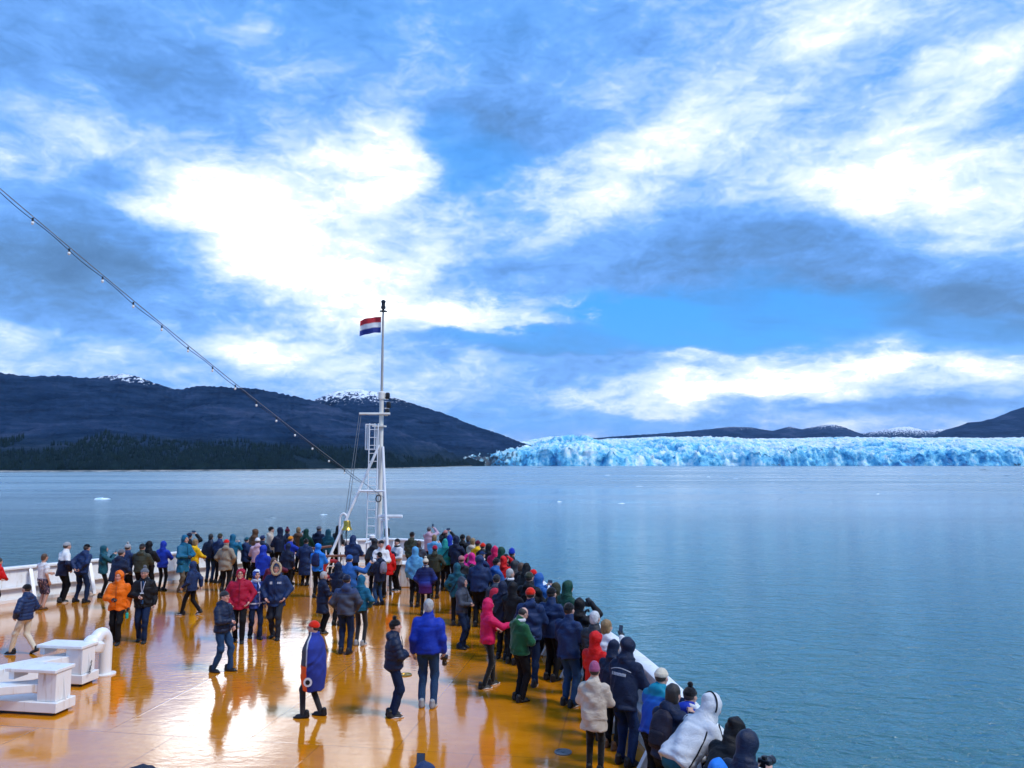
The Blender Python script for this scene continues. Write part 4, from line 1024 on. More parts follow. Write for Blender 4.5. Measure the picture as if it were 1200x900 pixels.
def person(px_, py_, h, face, label, jacket='navy', jc=(.01, .02, .05), trousers=(.01, .01, .012), shoes=(.01, .01, .011), hat=None, hc=(.01, .01, .01), hood='down', style='shell',
           length=0., w=1., lean=0., arms=('down', 'down'), legs='stand', look=(0, 0), gloves=None, skin=(.52, .30, .22), hair=(.05, .03, .02), beard=0, sole=None,
           tmat='denim', special=None, fur=False, shorts=False, sleeves='long', hi=False, z0=DECK, zipper=None, seed=0, collar=None, cape=False, group='passengers watching from the bow'):
    s = h/1.75
    root = empty('person', (px_, py_, z0), -R(face)); tag(root, label, 'person', group)
    L = R(lean); lean_sh = -.10*math.sin(L)
    T = rot_x(L); up = T[:, 2]
    pel = np.array([0, lean_sh, .95])
    sh = {sd: pel+T @ np.array([sd*.172*min(w, 1.10), -.01, .437]) for sd in (-1, 1)}
    neck = pel+up*.52
    Hy = rot_z(R(look[0])) @ rot_x(L*.35+R(look[1]))
    hc_ = neck + (T @ np.array([0, .015, .05])) + Hy @ np.array([0, .012, .105])
    # legs
    st = {'stand': ((-.10, .02), (.10, -.02)), 'wide': ((-.20, .0), (.20, -.02)), 'walk': ((-.08, .30), (.08, -.26)), 'step': ((-.09, .16), (.09, -.12)), 'close': ((-.075, 0), (.075, .01))}[legs]
    hip = {-1: pel+np.array([-.09, 0, -.03]), 1: pel+np.array([.09, 0, -.03])}
    ank, knee = {}, {}
    for sd, (fx, fy) in zip((-1, 1), st):
        az_ = .095+(.07 if fy < -.2 else 0)
        knee[sd], ank[sd] = ik(hip[sd], (fx, fy+(0 if lean == 0 else .02), az_), .43, .43, (0.05*sd, 1, 0))
    el, wr, hp = {}, {}, {}
    for sd, a in zip((-1, 1), arms):
        tg, pole, hp[sd] = ARM[a]
        tgt = sh[sd]+T @ np.array([tg[0]*sd, tg[1], tg[2]]); pl = T @ np.array([pole[0]*sd, pole[1], pole[2]])
        el[sd], wr[sd] = ik(sh[sd], tgt, .285, .255, pl)
    vox = .016 if hi else .026
    def child(name, V, Q, m, color, parent=root):
        me = meshdata(name, np.asarray(V)*s, Q, m, True); o = obj(name, me, parent); o.color = (*color, 1); return o
    # ---- body: torso, limbs, head and hands in one mesh
    B = Field(.04)
    B.loft(pel, T, [(-.10, .14, .09), (.0, .15, .10), (.15, .13, .09), (.36, .16, .10), (.47, .14, .08), (.53, .05, .05)])
    for sd in (-1, 1):
        bare = sleeves == 'short'; r0 = (.048, .040, .030) if bare else (.040, .034, .026)
        B.cap(sh[sd], el[sd], r0[0], r0[1]).cap(el[sd], wr[sd], r0[1], r0[2])
        rl_ = (.075, .056, .042) if shorts else (.06, .048, .035)
        B.cap(hip[sd], knee[sd], rl_[0], rl_[1]).cap(knee[sd], ank[sd]+np.array([0, 0, -.02]), rl_[1], rl_[2])
    B.cap(neck, hc_+Hy @ np.array([0, -.03, -.10]), .05, .05)
    Vb, Qb = B.mesh(.02 if shorts else (.036 if hi else .046))
    cs = np.array(skin); Cb = np.tile(cs, (len(Vb), 1))
    Vh, Qh, Ch = head_get(hi, beard)
    parts = [(Vb, Qb, Cb), (Vh @ Hy.T+hc_, Qh, Ch*cs)]
    gc = np.array(gloves) if gloves else cs
    hand_c = {}
    for sd in (-1, 1):
        Vn, Qn = hand_get(hi, hp[sd]); Vn = Vn.copy(); Qn2 = Qn
        if sd < 0: Vn = Vn*np.array([-1, 1, 1], f32); Qn2 = Qn[:, ::-1]
        z_ = (el[sd]-wr[sd]); z_ = z_/np.linalg.norm(z_)
        y_ = np.array([-sd*.9, .3, .1]) if hp[sd] == 'relaxed' else np.array([-sd*.35, .2, -.5])
        y_ = y_-z_*(y_@z_); y_ /= np.linalg.norm(y_); x_ = np.cross(y_, z_)
        Rm = np.stack([x_, y_, z_], -1)
        g = 1.12 if gloves else 1.
        parts.append(((Vn*g) @ Rm.T+wr[sd], Qn2, np.tile(gc, (len(Vn), 1)))); hand_c[sd] = wr[sd]-z_*.10
    nb = 0; VV, QQ, CC = [], [], []
    for V, Q, C in parts: VV.append(V); QQ.append(Q+nb); CC.append(C); nb += len(V)
    body = child('body', np.concatenate(VV), np.concatenate(QQ), M_skin, (1, 1, 1)); cattr(body.data, 'col', np.concatenate(CC))
    # ---- trousers
    if length < .5:
        Tr = Field(.035); pw = .5+.5*w
        Tr.ell(pel+np.array([0, -.01, -.03]), (.165*w, .125*w, .12))
        for sd in (-1, 1):
            if shorts: Tr.cap(hip[sd], knee[sd]+(hip[sd]-knee[sd])*.05, .098*pw, .088)
            else:
                slim = .86 if tmat == 'knit' else 1.
                Tr.cap(hip[sd], knee[sd], .094*pw*slim, .070*pw*slim).cap(knee[sd], ank[sd]+np.array([0, 0, -.01]), .070*pw*slim, .058*slim)
        Tr.disp = folds(seed+11, .012 if tmat != 'knit' else .002)
        child('shorts' if shorts else 'trousers', *Tr.mesh(vox*1.3), SPECIAL['floral'] if shorts else CL[tmat], trousers)
    # ---- shoes
    for sd in (-1, 1):
        p0 = ank[sd]; pit = -.35 if p0[2] > .12 else 0.
        o = obj('shoe', SHOE, root, (p0[0]*s, (p0[1])*s, max(0, (p0[2]-.095))*s*.6), (pit, 0, -sd*.12)); o.scale = (s, s, s); o.color = (*shoes, 1)
        if sole: q = obj('sole', SOLE, o, (0, 0, .001)); q.color = (*sole, 1)
    # ---- jacket
    J = Field(.045 if not cape else .08); quilt = (.085, .016) if style == 'puffer' else None
    bw = w
    z_hem = -.08-length
    if cape:
        J.loft(pel, T, [(-.45, .22, .20), (-.2, .27, .23), (.1, .31, .22), (.34, .30, .19), (.46, .24, .14), (.55, .10, .10), (.60, .09, .10)])
    elif sleeves == 'short':
        J.loft(pel, T, [(z_hem, .175*bw, .125*bw), (.08, .165*bw, .122*bw), (.34, .185*bw, .125), (.46, .17*bw, .095), (.525, .075, .072)])
        for sd in (-1, 1): J.cap(sh[sd], sh[sd]+(el[sd]-sh[sd])*.72, .072, .072)
    else:
        hemw = .205+.05*max(0, length)
        if length > .12:   # coat skirt hangs straight down
            J.loft(pel+np.array([0, lean_sh*.3, 0]), np.eye(3, dtype=f32), [(z_hem, hemw*bw, .17*bw), (-.1, .195*bw, .155*bw), (.06, .185*bw, .14*bw)], quilt=quilt)
            J.loft(pel, T, [(-.06, .195*bw, .15*bw), (.10, .188*bw, .14*bw), (.32, .200*bw, .150*(.5+.5*bw)), (.41, .192*bw, .130), (.47, .150*bw, .108), (.515, .100, .095), (.545, .080, .082)], quilt=quilt)
        else:
            J.loft(pel, T, [(z_hem, .195*bw, .150*bw), (-.02, .20*bw, .152*bw), (.10, .190*bw, .142*bw), (.32, .200*bw, .150*(.5+.5*bw)), (.41, .192*bw, .130), (.47, .150*bw, .108), (.515, .100, .095), (.545, .080, .082)], quilt=quilt, grooves=() if quilt else (z_hem+.06, .365))
        rs = (.074, .065, .053) if style != 'puffer' else (.082, .073, .057)
        for sd in (-1, 1):
            J.cap(sh[sd], el[sd], rs[0], rs[1], k=.07, quilt=quilt).cap(el[sd], wr[sd]+(el[sd]-wr[sd])*.06, rs[1], rs[2], quilt=quilt)
        J.cap(neck+up*-.01, neck+up*.055+T[:, 1]*.008, .086, .078)
        if hood == 'up':
            J.ell(hc_+Hy @ np.array([0, -.020, .026]), (.108, .122, .126), Hy, k=.02)
            J.ell(hc_+Hy @ np.array([0, -.090, .085]), (.040, .055, .050), Hy, k=.04)            # soft peak at the back
            arc_ = [hc_+Hy @ np.array([0, -.018+.124*math.sin(a_), .026+.129*math.cos(a_)]) for a_ in np.linspace(.9, -2.1, 9)]
            for q0, q1 in zip(arc_[:-1], arc_[1:]): J.cap(q0, q1, .008, .008, k=.006)       # centre seam
            J.cap(hc_+Hy @ np.array([0, -.050, -.045]), neck-T[:, 1]*.030-up*.02, .088, .102, k=.03)
            J.cap(hc_+Hy @ np.array([0, .030, -.115]), neck+T[:, 1]*.03, .060, .072, k=.03)
            for a_ in np.linspace(-2.2, 2.2, 9): J.ell(neck+up*.012+T @ np.array([.088*math.sin(a_+math.pi), .088*math.cos(a_+math.pi)-.012, 0]), (.038, .036, .020), T, k=.012)   # gathered fabric at the neck
            J.cut(hc_+Hy @ np.array([0, .128, -.004]), (.072, .108, .094), Hy, k=.012)
        elif hood == 'down':
            J.ell(neck-T[:, 1]*.095-up*.015, (.115, .058, .072), T, k=.04)
    J.disp = folds(seed+3, .014 if style in ('shell', 'fleece') else .005)
    Vj, Qj = J.mesh(vox)
    jm = SPECIAL[special] if special else CL[style]
    jk = child({'short': 'shirt'}.get(sleeves, 'blanket' if cape else ('coat' if length > .25 else 'jacket')), Vj, Qj, jm, jc)
    if fur:
        o = obj('fur_trim', fur_ring(), jk, Vector(hc_*s)); o.rotation_mode = 'QUATERNION'; o.rotation_quaternion = Matrix(Hy.tolist()).to_quaternion(); o.scale = (s,)*3; o.color = (.45, .33, .2, 1)
    if collar:
        F = Field(.02)
        for a in np.linspace(-2.6, 2.6, 12): F.ell(neck+up*.03+T @ np.array([.082*math.sin(a), .082*math.cos(a)+.01, 0]), (.032, .032, .036))
        child('scarf', *F.mesh(.013), CL['knit'], collar)
    # ---- hat / hair
    def on_head(name, me, color, parent=root, dz=0):
        o = obj(name, me, parent, Vector((hc_+Hy @ np.array([0, 0, dz]))*s)); o.rotation_mode = 'QUATERNION'; o.rotation_quaternion = Matrix(Hy.tolist()).to_quaternion()
        o.scale = (s,)*3; o.color = (*color, 1); return o
    hk = hat or 'hair'
    if hk in ('beanie', 'pom', 'tall', 'cap'):
        on_head('beanie' if hk != 'cap' else 'cap', hat_get(hk), hc)
        if hood != 'up': on_head('hair', hat_get('balding'), hair)
    elif hk == 'bare': pass
    elif hood != 'up': on_head('hair', hat_get(hk), hair)
    Mw = Matrix.Translation((px_, py_, z0)) @ Matrix.Rotation(-R(face), 4, 'Z')
    pt = lambda v: Mw @ Vector([float(q)*s for q in v])
    info = dict(hand={sd: pt(hand_c[sd]) for sd in (-1, 1)}, head=pt(hc_), back=pt(pel+T @ np.array([0, -.19*w, .30])), front=pt(pel+T @ np.array([0, .19*w, .2])), face=face, s=s, T=T, lean=lean,
                root=root, jacket=jk, el=el, wr=wr, pel=pel, neck=neck, hc=hc_, Hy=Hy, up=up, sh=sh, w=w)
    if hi and not cape and sleeves == 'long' and abs(((face+180) % 360)-180) > 50:      # front zip where the front shows
        fr = [pel+T @ np.array([0, y_*w+.012, t_]) for t_, y_ in ((-.07, .152), (.02, .152), (.12, .142), (.32, .150/(w if w else 1)*(.5+.5*w)), (.41, .130), (.49, .112))]
        zq = MB().tube([tuple(np.array(q_)*s) for q_ in fr], .007*s, 6).build('zip', CL['leather'], jk, True); zq.color = (*[c*.45 for c in jc], 1)
    return info
def glasses(i):
    mb = MB(); s = i['s']
    for sd in (-1, 1):
        mb.tube([(sd*.032+.021*math.cos(a), .108, .014+.016*math.sin(a)) for a in np.linspace(0, 6.2832, 13)], .0028, 5)
        mb.tube([(sd*.053, .106, .016), (sd*.080, .02, .016)], .0026, 5)
    mb.tube([(-.011, .11, .016), (.011, .11, .016)], .0028, 5)
    o = mb.build('glasses', M_black, None, True, Vector(i['hc']*s)); o.parent = i['root']; o.rotation_mode = 'QUATERNION'; o.rotation_quaternion = Matrix(i['Hy'].tolist()).to_quaternion(); o.scale = (s,)*3
# ---- carried things
M_phone = mat('phone_case', color=(.015, .015, .018), rough=.25)
M_screen = mat('phone_screen', color=(.03, .05, .09), rough=.08)
def phone(i, sd, label, size=(.075, .009, .15), dz=.03, fwd=.0, name='phone', tilt=12):
    p = i['hand'][sd] if sd in (-1, 1) else (i['hand'][-1]+i['hand'][1])/2
    f = R(i['face']); p = p+Vector((math.sin(f)*fwd, math.cos(f)*fwd, dz))
    o = empty(name, p, -f); o.rotation_euler = (-R(tilt), 0, -f); tag(o, label, 'phone' if name == 'phone' else name)
    a, b, c = size
    MB().box((-a/2, -b/2, -c/2), (a/2, b/2, c/2), bev=.003).build('casing', M_phone, o)
    MB().box((-a/2+.004, -b/2-.0012, -c/2+.006), (a/2-.004, -b/2-.0002, c/2-.006)).build('screen', M_screen, o)
    return o
def camera_thing(i, sd, label, lens=(0, .09, 0), rx=0):
    p = i['hand'][sd] if sd else (i['hand'][-1]+i['hand'][1])/2
    f = R(i['face']); o = empty('camera', p, 0); o.rotation_euler = (R(rx), 0, -f); tag(o, label, 'camera')
    MB().box((-.065, -.03, -.045), (.065, .03, .045), bev=.012).build('camera_body', M_phone, o)
    MB().box((-.022, -.026, .043), (.022, .026, .075), bev=.008).build('viewfinder', M_phone, o)
    l_ = MB().lathe([(.038, .0), (.038, .06), (.044, .065), (.044, .12), (.036, .125)], 18, Matrix.Rotation(R(-90), 4, 'X')).build('lens', M_phone, o, True, (0, .028, 0))
    MB().lathe([(.033, .126), (.030, .128)], 18, Matrix.Rotation(R(-90), 4, 'X')).build('lens_glass', M_screen, l_, True)
def backpack(i, color, label, sc=1., drop=0., side='back'):
    F = Field(.05)
    F.loft((0, 0, 0), np.eye(3, dtype=f32), [(-.22, .10, .05), (-.19, .14, .085), (0, .145, .10), (.16, .12, .075), (.22, .06, .035)])
    F.disp = folds(i['face']+5, .006)
    V, Q = F.mesh(.016)
    f = R(i['face']); o = empty('backpack', (i['back'] if side == 'back' else i['front'])+Vector((0, 0, -drop)), -f); o.rotation_euler = (-R(i['lean']), 0, -f); o.scale = (sc*i['s'],)*3
    tag(o, label, 'backpack')
    q = obj('bag', meshdata('bag', V, Q, CL['shell'], True), o); q.color = (*color, 1)
    P_ = Field(.03); P_.loft((0, -.085, -.09), np.eye(3, dtype=f32), [(-.09, .08, .03), (-.06, .10, .045), (.06, .10, .04), (.08, .06, .02)])
    q = obj('pocket', meshdata('pocket', *P_.mesh(.014), CL['shell'], True), o); q.color = (*[c*.7 for c in color], 1)
    for sd in (-1, 1):
        pts = [(sd*.07, .06, .20), (sd*.10, .20, .235), (sd*.125, .34, .14), (sd*.14, .36, -.02), (sd*.13, .2, -.16), (sd*.10, .06, -.19)]
        q = MB().tube([tuple(p) for p in catmull(pts, .05)], .016, 8).build('strap', CL['shell'], o, True); q.color = (.01, .01, .012, 1)
def strap(i, color=(.01, .01, .012)):
    """bag strap crossing the back"""
    pel, T, s, w = i['pel'], i['T'], i['s'], i['w']
    pts = [(.15*w, .02, .50), (.12*w, -.115, .45), (.03*w, -.172*(.5+.5*w), .32), (-.08*w, -.172*w, .14), (-.17*w, -.11*w, .0)]
    q = MB().tube([tuple((pel+T @ np.array(p))*s) for p in catmull(pts, .05)], .014*s, 6).build('bag_strap', CL['shell'], i['root'], True); q.color = (*color, 1)

PEOPLE = [
    ('redleft', -15.04, 22.77, 1.51, 15, 'person in red jacket at the bulwark, half cut off by the picture edge', dict(jc=(0.62, 0.008, 0.008), lean=14, arms=('rail', 'rail'))),
    ('tshirt', -13.79, 23.03, 1.60, 20, 'man in white T-shirt and patterned shorts with bare legs at the bulwark', dict(jc=(0.72, 0.72, 0.72), sleeves='short', shorts=True, hood='none', hair=(0.1, 0.05, 0.025), hat='hair', shoes=(0.1, 0.05, 0.025), style='fleece', arms=('rail', 'down'), skin=(0.48, 0.26, 0.18), hi=True)),
    ('halfwhite', -13.83, 24.12, 1.82, 35, 'person in black coat with white shoulders and striped beanie at the bulwark', dict(special='halfwhite', jc=(0.013, 0.032, 0.1), hat='beanie', hc=(0.32, 0.33, 0.34), hood='none', length=0.1, lean=6, arms=('rail', 'pocket'), sole=(0.72, 0.72, 0.72))),
    ('widelegs', -13.25, 24.12, 1.77, 15, 'man in navy jacket leaning at the bulwark with legs apart', dict(jc=(0.013, 0.032, 0.1), hat='cap', hc=(0.006, 0.006, 0.008), lean=14, arms=('behind', 'behind'), legs='wide', trousers=(0.01, 0.022, 0.06), w=1.08)),
    ('tealphone', -13.07, 25.01, 1.62, 55, 'person in dark teal jacket and black leggings holding up a phone', dict(jc=(0.01, 0.085, 0.12), hood='up', arms=('phone', 'phone'), tmat='knit', length=0.06)),
    ('bigblack', -11.57, 22.97, 1.74, 20, 'broad person in black jacket and grey beanie behind the orange jacket', dict(jc=(0.008, 0.016, 0.045), hat='beanie', hc=(0.13, 0.14, 0.16), w=1.22, lean=10, arms=('rail', 'rail'), length=0.06)),
    ('stripehat', -12.09, 24.54, 1.72, 10, 'person in striped bobble hat between the broad black jacket and the olive one', dict(jc=(0.013, 0.032, 0.1), hat='pom', hc=(0.32, 0.33, 0.34), hood='none', arms=('rail', 'rail'))),
    ('olivecap', -11.60, 24.47, 1.74, 0, 'person in dark olive padded jacket and cap at the bulwark', dict(jc=(0.04, 0.042, 0.024), style='puffer', hat='cap', hc=(0.025, 0.028, 0.034), w=1.1, arms=('rail', 'rail'))),
    ('blackhood', -11.61, 24.95, 1.76, 0, 'person in black hood squeezed beside the royal blue hooded jacket', dict(jc=(0.006, 0.006, 0.008), hood='up', arms=('rail', 'rail'))),
    ('royal', -11.76, 26.32, 1.62, 5, 'person in royal blue hooded jacket and black leggings at the bulwark', dict(jc=(0.008, 0.035, 0.36), hood='up', tmat='knit', arms=('rail', 'rail'), length=0.05)),
    ('creampants', -10.95, 17.73, 1.54, -80, 'person in navy padded jacket and cream trousers striding across the deck', dict(jc=(0.013, 0.032, 0.1), style='puffer', hood='down', hat='beanie', hc=(0.006, 0.006, 0.008), trousers=(0.66, 0.58, 0.44), legs='walk', arms=('pocket', 'pocket'), hi=True, tmat='denim')),
    ('orange', -9.41, 18.78, 1.68, 172, 'woman in bright orange hooded jacket walking towards the camera', dict(jc=(0.8, 0.15, 0.004), hood='up', gloves=(0.006, 0.006, 0.008), arms=('down', 'fold'), legs='step', w=1.1, length=0.05, hi=True, skin=(0.56, 0.27, 0.19))),
    ('manlanyard', -8.89, 18.96, 1.73, 168, 'man in open black jacket and grey bobble beanie with a name badge', dict(jc=(0.006, 0.006, 0.008), hat='pom', hc=(0.13, 0.14, 0.16), trousers=(0.01, 0.022, 0.06), arms=('down', 'fold'), legs='step', w=1.08, hi=True, beard=1, length=0.04)),
    ('blackhigh', -11.39, 27.49, 1.80, 10, 'person in black reaching overhead with a phone behind the teal-blue coat', dict(jc=(0.006, 0.006, 0.008), hat='beanie', hc=(0.008, 0.016, 0.045), arms=('high', 'high'))),
    ('tealcoat', -10.90, 25.98, 1.85, 120, 'person in long teal-blue hooded coat and khaki trousers', dict(jc=(0.008, 0.12, 0.22), hood='up', length=0.24, trousers=(0.13, 0.11, 0.08), shoes=(0.13, 0.11, 0.08), arms=('fold', 'fold'), gloves=(0.006, 0.006, 0.008), w=1.08, hi=True)),
    ('yellow', -10.86, 26.71, 1.66, 30, 'person in yellow jacket behind the teal-blue coat', dict(jc=(0.78, 0.45, 0.005), hat='bob', hair=(0.32, 0.19, 0.07), arms=('rail', 'rail'))),
    ('walkleft', -9.03, 22.15, 1.47, -80, 'person in navy jacket and dark hood walking along the deck with long strides', dict(jc=(0.013, 0.032, 0.1), hood='up', legs='walk', arms=('swingf', 'swingb'), sole=(0.72, 0.72, 0.72), hi=True, length=0.06, skin=(0.6, 0.38, 0.3))),
    ('jeansback', -10.88, 28.15, 1.70, 0, 'person in dark puffer jacket and jeans standing at the bulwark', dict(jc=(0.008, 0.016, 0.045), style='puffer', hood='none', hat='hair', hair=(0.006, 0.006, 0.008), trousers=(0.022, 0.06, 0.14), arms=('down', 'down'), length=0.04)),
    ('olivehat', -10.47, 27.93, 1.74, 5, 'person in navy jacket and olive cap beside the taupe coat', dict(jc=(0.013, 0.032, 0.1), hat='cap', hc=(0.04, 0.042, 0.024), arms=('rail', 'rail'))),
    ('taupe', -9.58, 26.15, 1.70, 5, 'person in taupe coat and red beanie seen from behind', dict(jc=(0.27, 0.23, 0.17), hat='beanie', hc=(0.62, 0.008, 0.008), hood='down', length=0.16, arms=('pocket', 'pocket'), w=1.12, hair=(0.5, 0.49, 0.47))),
    ('bluehood', -9.93, 27.71, 1.72, 10, 'person in petrol blue hooded jacket beside the red beanie', dict(jc=(0.008, 0.12, 0.22), hood='up', arms=('phone', 'phone'))),
    ('tealbeanie', -9.59, 28.15, 1.59, 15, 'person in navy jacket and dark teal beanie at the bulwark', dict(jc=(0.013, 0.032, 0.1), hat='beanie', hc=(0.01, 0.085, 0.12), arms=('rail', 'down'), length=0.08)),
    ('crimson', -6.57, 18.96, 1.72, 165, 'person in crimson hooded jacket walking towards the camera', dict(jc=(0.36, 0.006, 0.035), hood='up', legs='step', arms=('pocket', 'pocket'), w=1.14, hi=True, length=0.08, skin=(0.62, 0.33, 0.25))),
    ('jeansman', -5.99, 16.32, 1.62, 105, 'man in black padded jacket, black beanie and blue jeans walking across the deck', dict(jc=(0.008, 0.016, 0.045), style='puffer', hat='beanie', hc=(0.025, 0.028, 0.034), trousers=(0.022, 0.06, 0.14), legs='step', arms=('pocket', 'fold'), w=1.1, hi=True, skin=(0.6, 0.32, 0.25), hood='down')),
    ('plaid', -6.30, 19.32, 1.63, 148, 'person in blue plaid hooded jacket walking beside the fur-trimmed parka', dict(special='plaid', jc=(0.013, 0.032, 0.1), hood='up', legs='step', trousers=(0.01, 0.022, 0.06), arms=('down', 'down'), hi=True, length=0.1, collar=(0.6, 0.62, 0.64), w=0.95)),
    ('fur', -5.80, 19.32, 1.81, 174, 'person in navy parka with fur-trimmed hood facing the camera', dict(jc=(0.013, 0.032, 0.1), hood='up', fur=True, legs='step', trousers=(0.028, 0.032, 0.042), arms=('pocket', 'pocket'), w=1.1, hi=True, length=0.12, hat='beanie', hc=(0.13, 0.14, 0.16), skin=(0.6, 0.32, 0.24))),
    ('royalback', -7.61, 23.88, 1.74, 20, 'person in royal blue jacket with a full hood seen from behind', dict(jc=(0.008, 0.035, 0.36), hood='up', w=1.15, arms=('rail', 'rail'))),
    ('whitebeanie', -8.84, 27.10, 1.66, -15, 'person in white patterned beanie and lilac jacket at the bulwark', dict(jc=(0.5, 0.34, 0.42), hat='beanie', hc=(0.72, 0.72, 0.72), arms=('rail', 'rail'))),
    ('brownhood', -9.65, 29.12, 1.78, 25, 'person in dark brown jacket leaning out at the rail near the lilac jacket', dict(jc=(0.1, 0.05, 0.025), hood='up', arms=('rail', 'rail'), lean=8)),
    ('navybeanie', -8.84, 27.61, 1.70, 10, 'person in navy beanie and navy jacket behind the white patterned beanie', dict(jc=(0.008, 0.016, 0.045), hat='beanie', hc=(0.013, 0.032, 0.1), arms=('rail', 'rail'))),
    ('creamcoat', -9.41, 30.37, 1.77, 65, 'person in black beanie and cream jacket talking to a black hood', dict(jc=(0.55, 0.46, 0.36), hat='beanie', hc=(0.006, 0.006, 0.008), arms=('fold', 'fold'))),
    ('blacktalk', -8.78, 29.49, 1.81, -40, 'person in black hood turned towards the cream jacket', dict(jc=(0.008, 0.016, 0.045), hood='up', arms=('fold', 'fold'))),
    ('maroonb', -8.65, 29.97, 1.74, 10, 'person in maroon bobble beanie at the rail', dict(jc=(0.008, 0.016, 0.045), hat='pom', hc=(0.1, 0.006, 0.025), arms=('rail', 'rail'))),
    ('tanphone', -8.45, 30.80, 1.72, 20, 'sandy-haired person in dark jacket raising a phone near the bell', dict(jc=(0.1, 0.05, 0.025), hat='hair', hair=(0.32, 0.19, 0.07), arms=('phone', 'phone'))),
    ('greenhood', -7.88, 29.80, 1.72, 10, 'person in dark green hood near the bell', dict(jc=(0.008, 0.055, 0.035), hood='up', arms=('rail', 'rail'))),
    ('goldhat', -7.88, 27.72, 1.66, 30, 'person in golden yellow knitted hat with arm outstretched', dict(jc=(0.008, 0.035, 0.36), hat='beanie', hc=(0.62, 0.22, 0.01), arms=('rail', 'reach'))),
    ('longcoat', -7.24, 27.39, 1.60, 5, 'person in ankle-long navy coat and black hat', dict(jc=(0.013, 0.032, 0.1), hat='beanie', hc=(0.006, 0.006, 0.008), length=0.48, arms=('pocket', 'pocket'), w=1.08, hood='none')),
    ('navyhood', -7.65, 26.66, 1.50, 8, 'person in dark navy hooded jacket in front of the golden hat', dict(jc=(0.008, 0.016, 0.045), hood='up', arms=('down', 'down'), length=0.1, w=1.05)),
    ('brightblue', -6.20, 24.95, 1.68, 8, 'person in bright blue hooded jacket wearing a navy backpack', dict(jc=(0.015, 0.19, 0.66), hood='up', arms=('rail', 'rail'))),
    ('greybeanie', -7.54, 30.39, 1.80, 20, 'broad person in grey beanie and black jacket at the rail', dict(jc=(0.008, 0.016, 0.045), hat='beanie', hc=(0.13, 0.14, 0.16), w=1.2, arms=('rail', 'rail'))),
    ('tealhood2', -6.98, 29.57, 1.74, 15, 'person in dark teal hood next to the black hood by the bell', dict(jc=(0.01, 0.085, 0.12), hood='up', arms=('rail', 'rail'))),
    ('shade', -6.63, 21.75, 1.64, 140, 'person in maroon jacket shading their eyes behind the fur-trimmed parka', dict(jc=(0.1, 0.006, 0.025), hat='bob', hair=(0.1, 0.05, 0.025), arms=('face', 'down'))),
    ('whitehair', -4.79, 19.88, 1.52, 55, 'white-haired man in long navy coat seen from behind', dict(jc=(0.008, 0.016, 0.045), hat='hair', hair=(0.5, 0.49, 0.47), hood='none', length=0.3, arms=('face', 'fold'), hi=True, trousers=(0.006, 0.006, 0.008))),
    ('cape', -3.38, 13.51, 1.58, -85, 'person wrapped in a blue and orange blanket with a bright red beanie', dict(special='blanket', jc=(0.008, 0.035, 0.36), cape=True, hat='beanie', hc=(0.65, 0.02, 0.005), trousers=(0.025, 0.028, 0.034), legs='step', arms=('wrap', 'wrap'), hi=True, tmat='knit', hood='none')),
    ('bellhood', -6.88, 30.52, 1.80, 40, 'person in black hooded jacket leaning by the bell post', dict(jc=(0.006, 0.006, 0.008), hood='up', lean=12, arms=('rail', 'rail'), w=1.05)),
    ('navymast', -5.41, 26.53, 1.80, 10, 'broad person in navy hooded jacket behind the wooden handrail', dict(jc=(0.013, 0.032, 0.1), hood='up', w=1.15, arms=('rail', 'rail'))),
    ('bluearm', -4.51, 21.67, 1.72, 15, 'person in blue jacket and blue beanie raising one arm with a phone', dict(jc=(0.02, 0.11, 0.36), hat='beanie', hc=(0.02, 0.11, 0.36), w=1.15, arms=('rail', 'side'), hood='none')),
    ('darkside', -4.62, 20.82, 1.62, 10, 'person in dark jacket tucked beside the blue jacket near the life ring', dict(jc=(0.008, 0.016, 0.045), hood='up', arms=('rail', 'rail'))),
    ('twotone', -3.76, 17.81, 1.74, 2, 'man in grey two-tone jacket and navy trousers seen from behind', dict(special='twotone', jc=(0.05, 0.06, 0.085), hat='beanie', hc=(0.008, 0.016, 0.045), trousers=(0.01, 0.022, 0.06), arms=('pocket', 'pocket'), hi=True, w=1.08)),
    ('tealpair', -3.58, 18.61, 1.60, 10, 'person in teal hooded jacket close beside the grey two-tone jacket', dict(jc=(0.008, 0.12, 0.22), hood='up', tmat='knit', trousers=(0.025, 0.028, 0.034), shoes=(0.32, 0.33, 0.34), sole=(0.72, 0.72, 0.72), arms=('pocket', 'pocket'), hi=True, w=0.95)),
    ('greyhood', -4.56, 25.86, 1.76, 0, 'person in grey hood and dark grey coat in front of the mast', dict(jc=(0.025, 0.028, 0.034), hood='up', length=0.3, arms=('down', 'down'), hat='beanie', hc=(0.13, 0.14, 0.16))),
    ('lilacbag', -4.01, 23.70, 1.57, -50, 'woman in black jacket and cap with a grey-lilac backpack', dict(jc=(0.008, 0.016, 0.045), hat='cap', hc=(0.006, 0.006, 0.008), trousers=(0.022, 0.06, 0.14), arms=('fold', 'face'), length=0.1, hair=(0.006, 0.006, 0.008))),
    ('redhood', -4.04, 25.49, 1.57, -15, 'person in red hooded coat standing by the mast', dict(jc=(0.62, 0.008, 0.008), hood='up', length=0.16, tmat='knit', arms=('fold', 'down'), w=0.95)),
    ('whiteback', -4.20, 25.06, 1.78, 170, 'person in black hood and white jacket half hidden behind the red coat', dict(jc=(0.72, 0.72, 0.72), hood='none', hat='beanie', hc=(0.006, 0.006, 0.008), arms=('fold', 'fold'))),
    ('whitebag', -3.86, 26.32, 1.71, -140, 'person in white jacket and black hat holding a navy bag', dict(jc=(0.72, 0.72, 0.72), hat='beanie', hc=(0.006, 0.006, 0.008), hood='none', arms=('fold', 'fold'), sole=(0.72, 0.72, 0.72), collar=(0.006, 0.006, 0.008))),
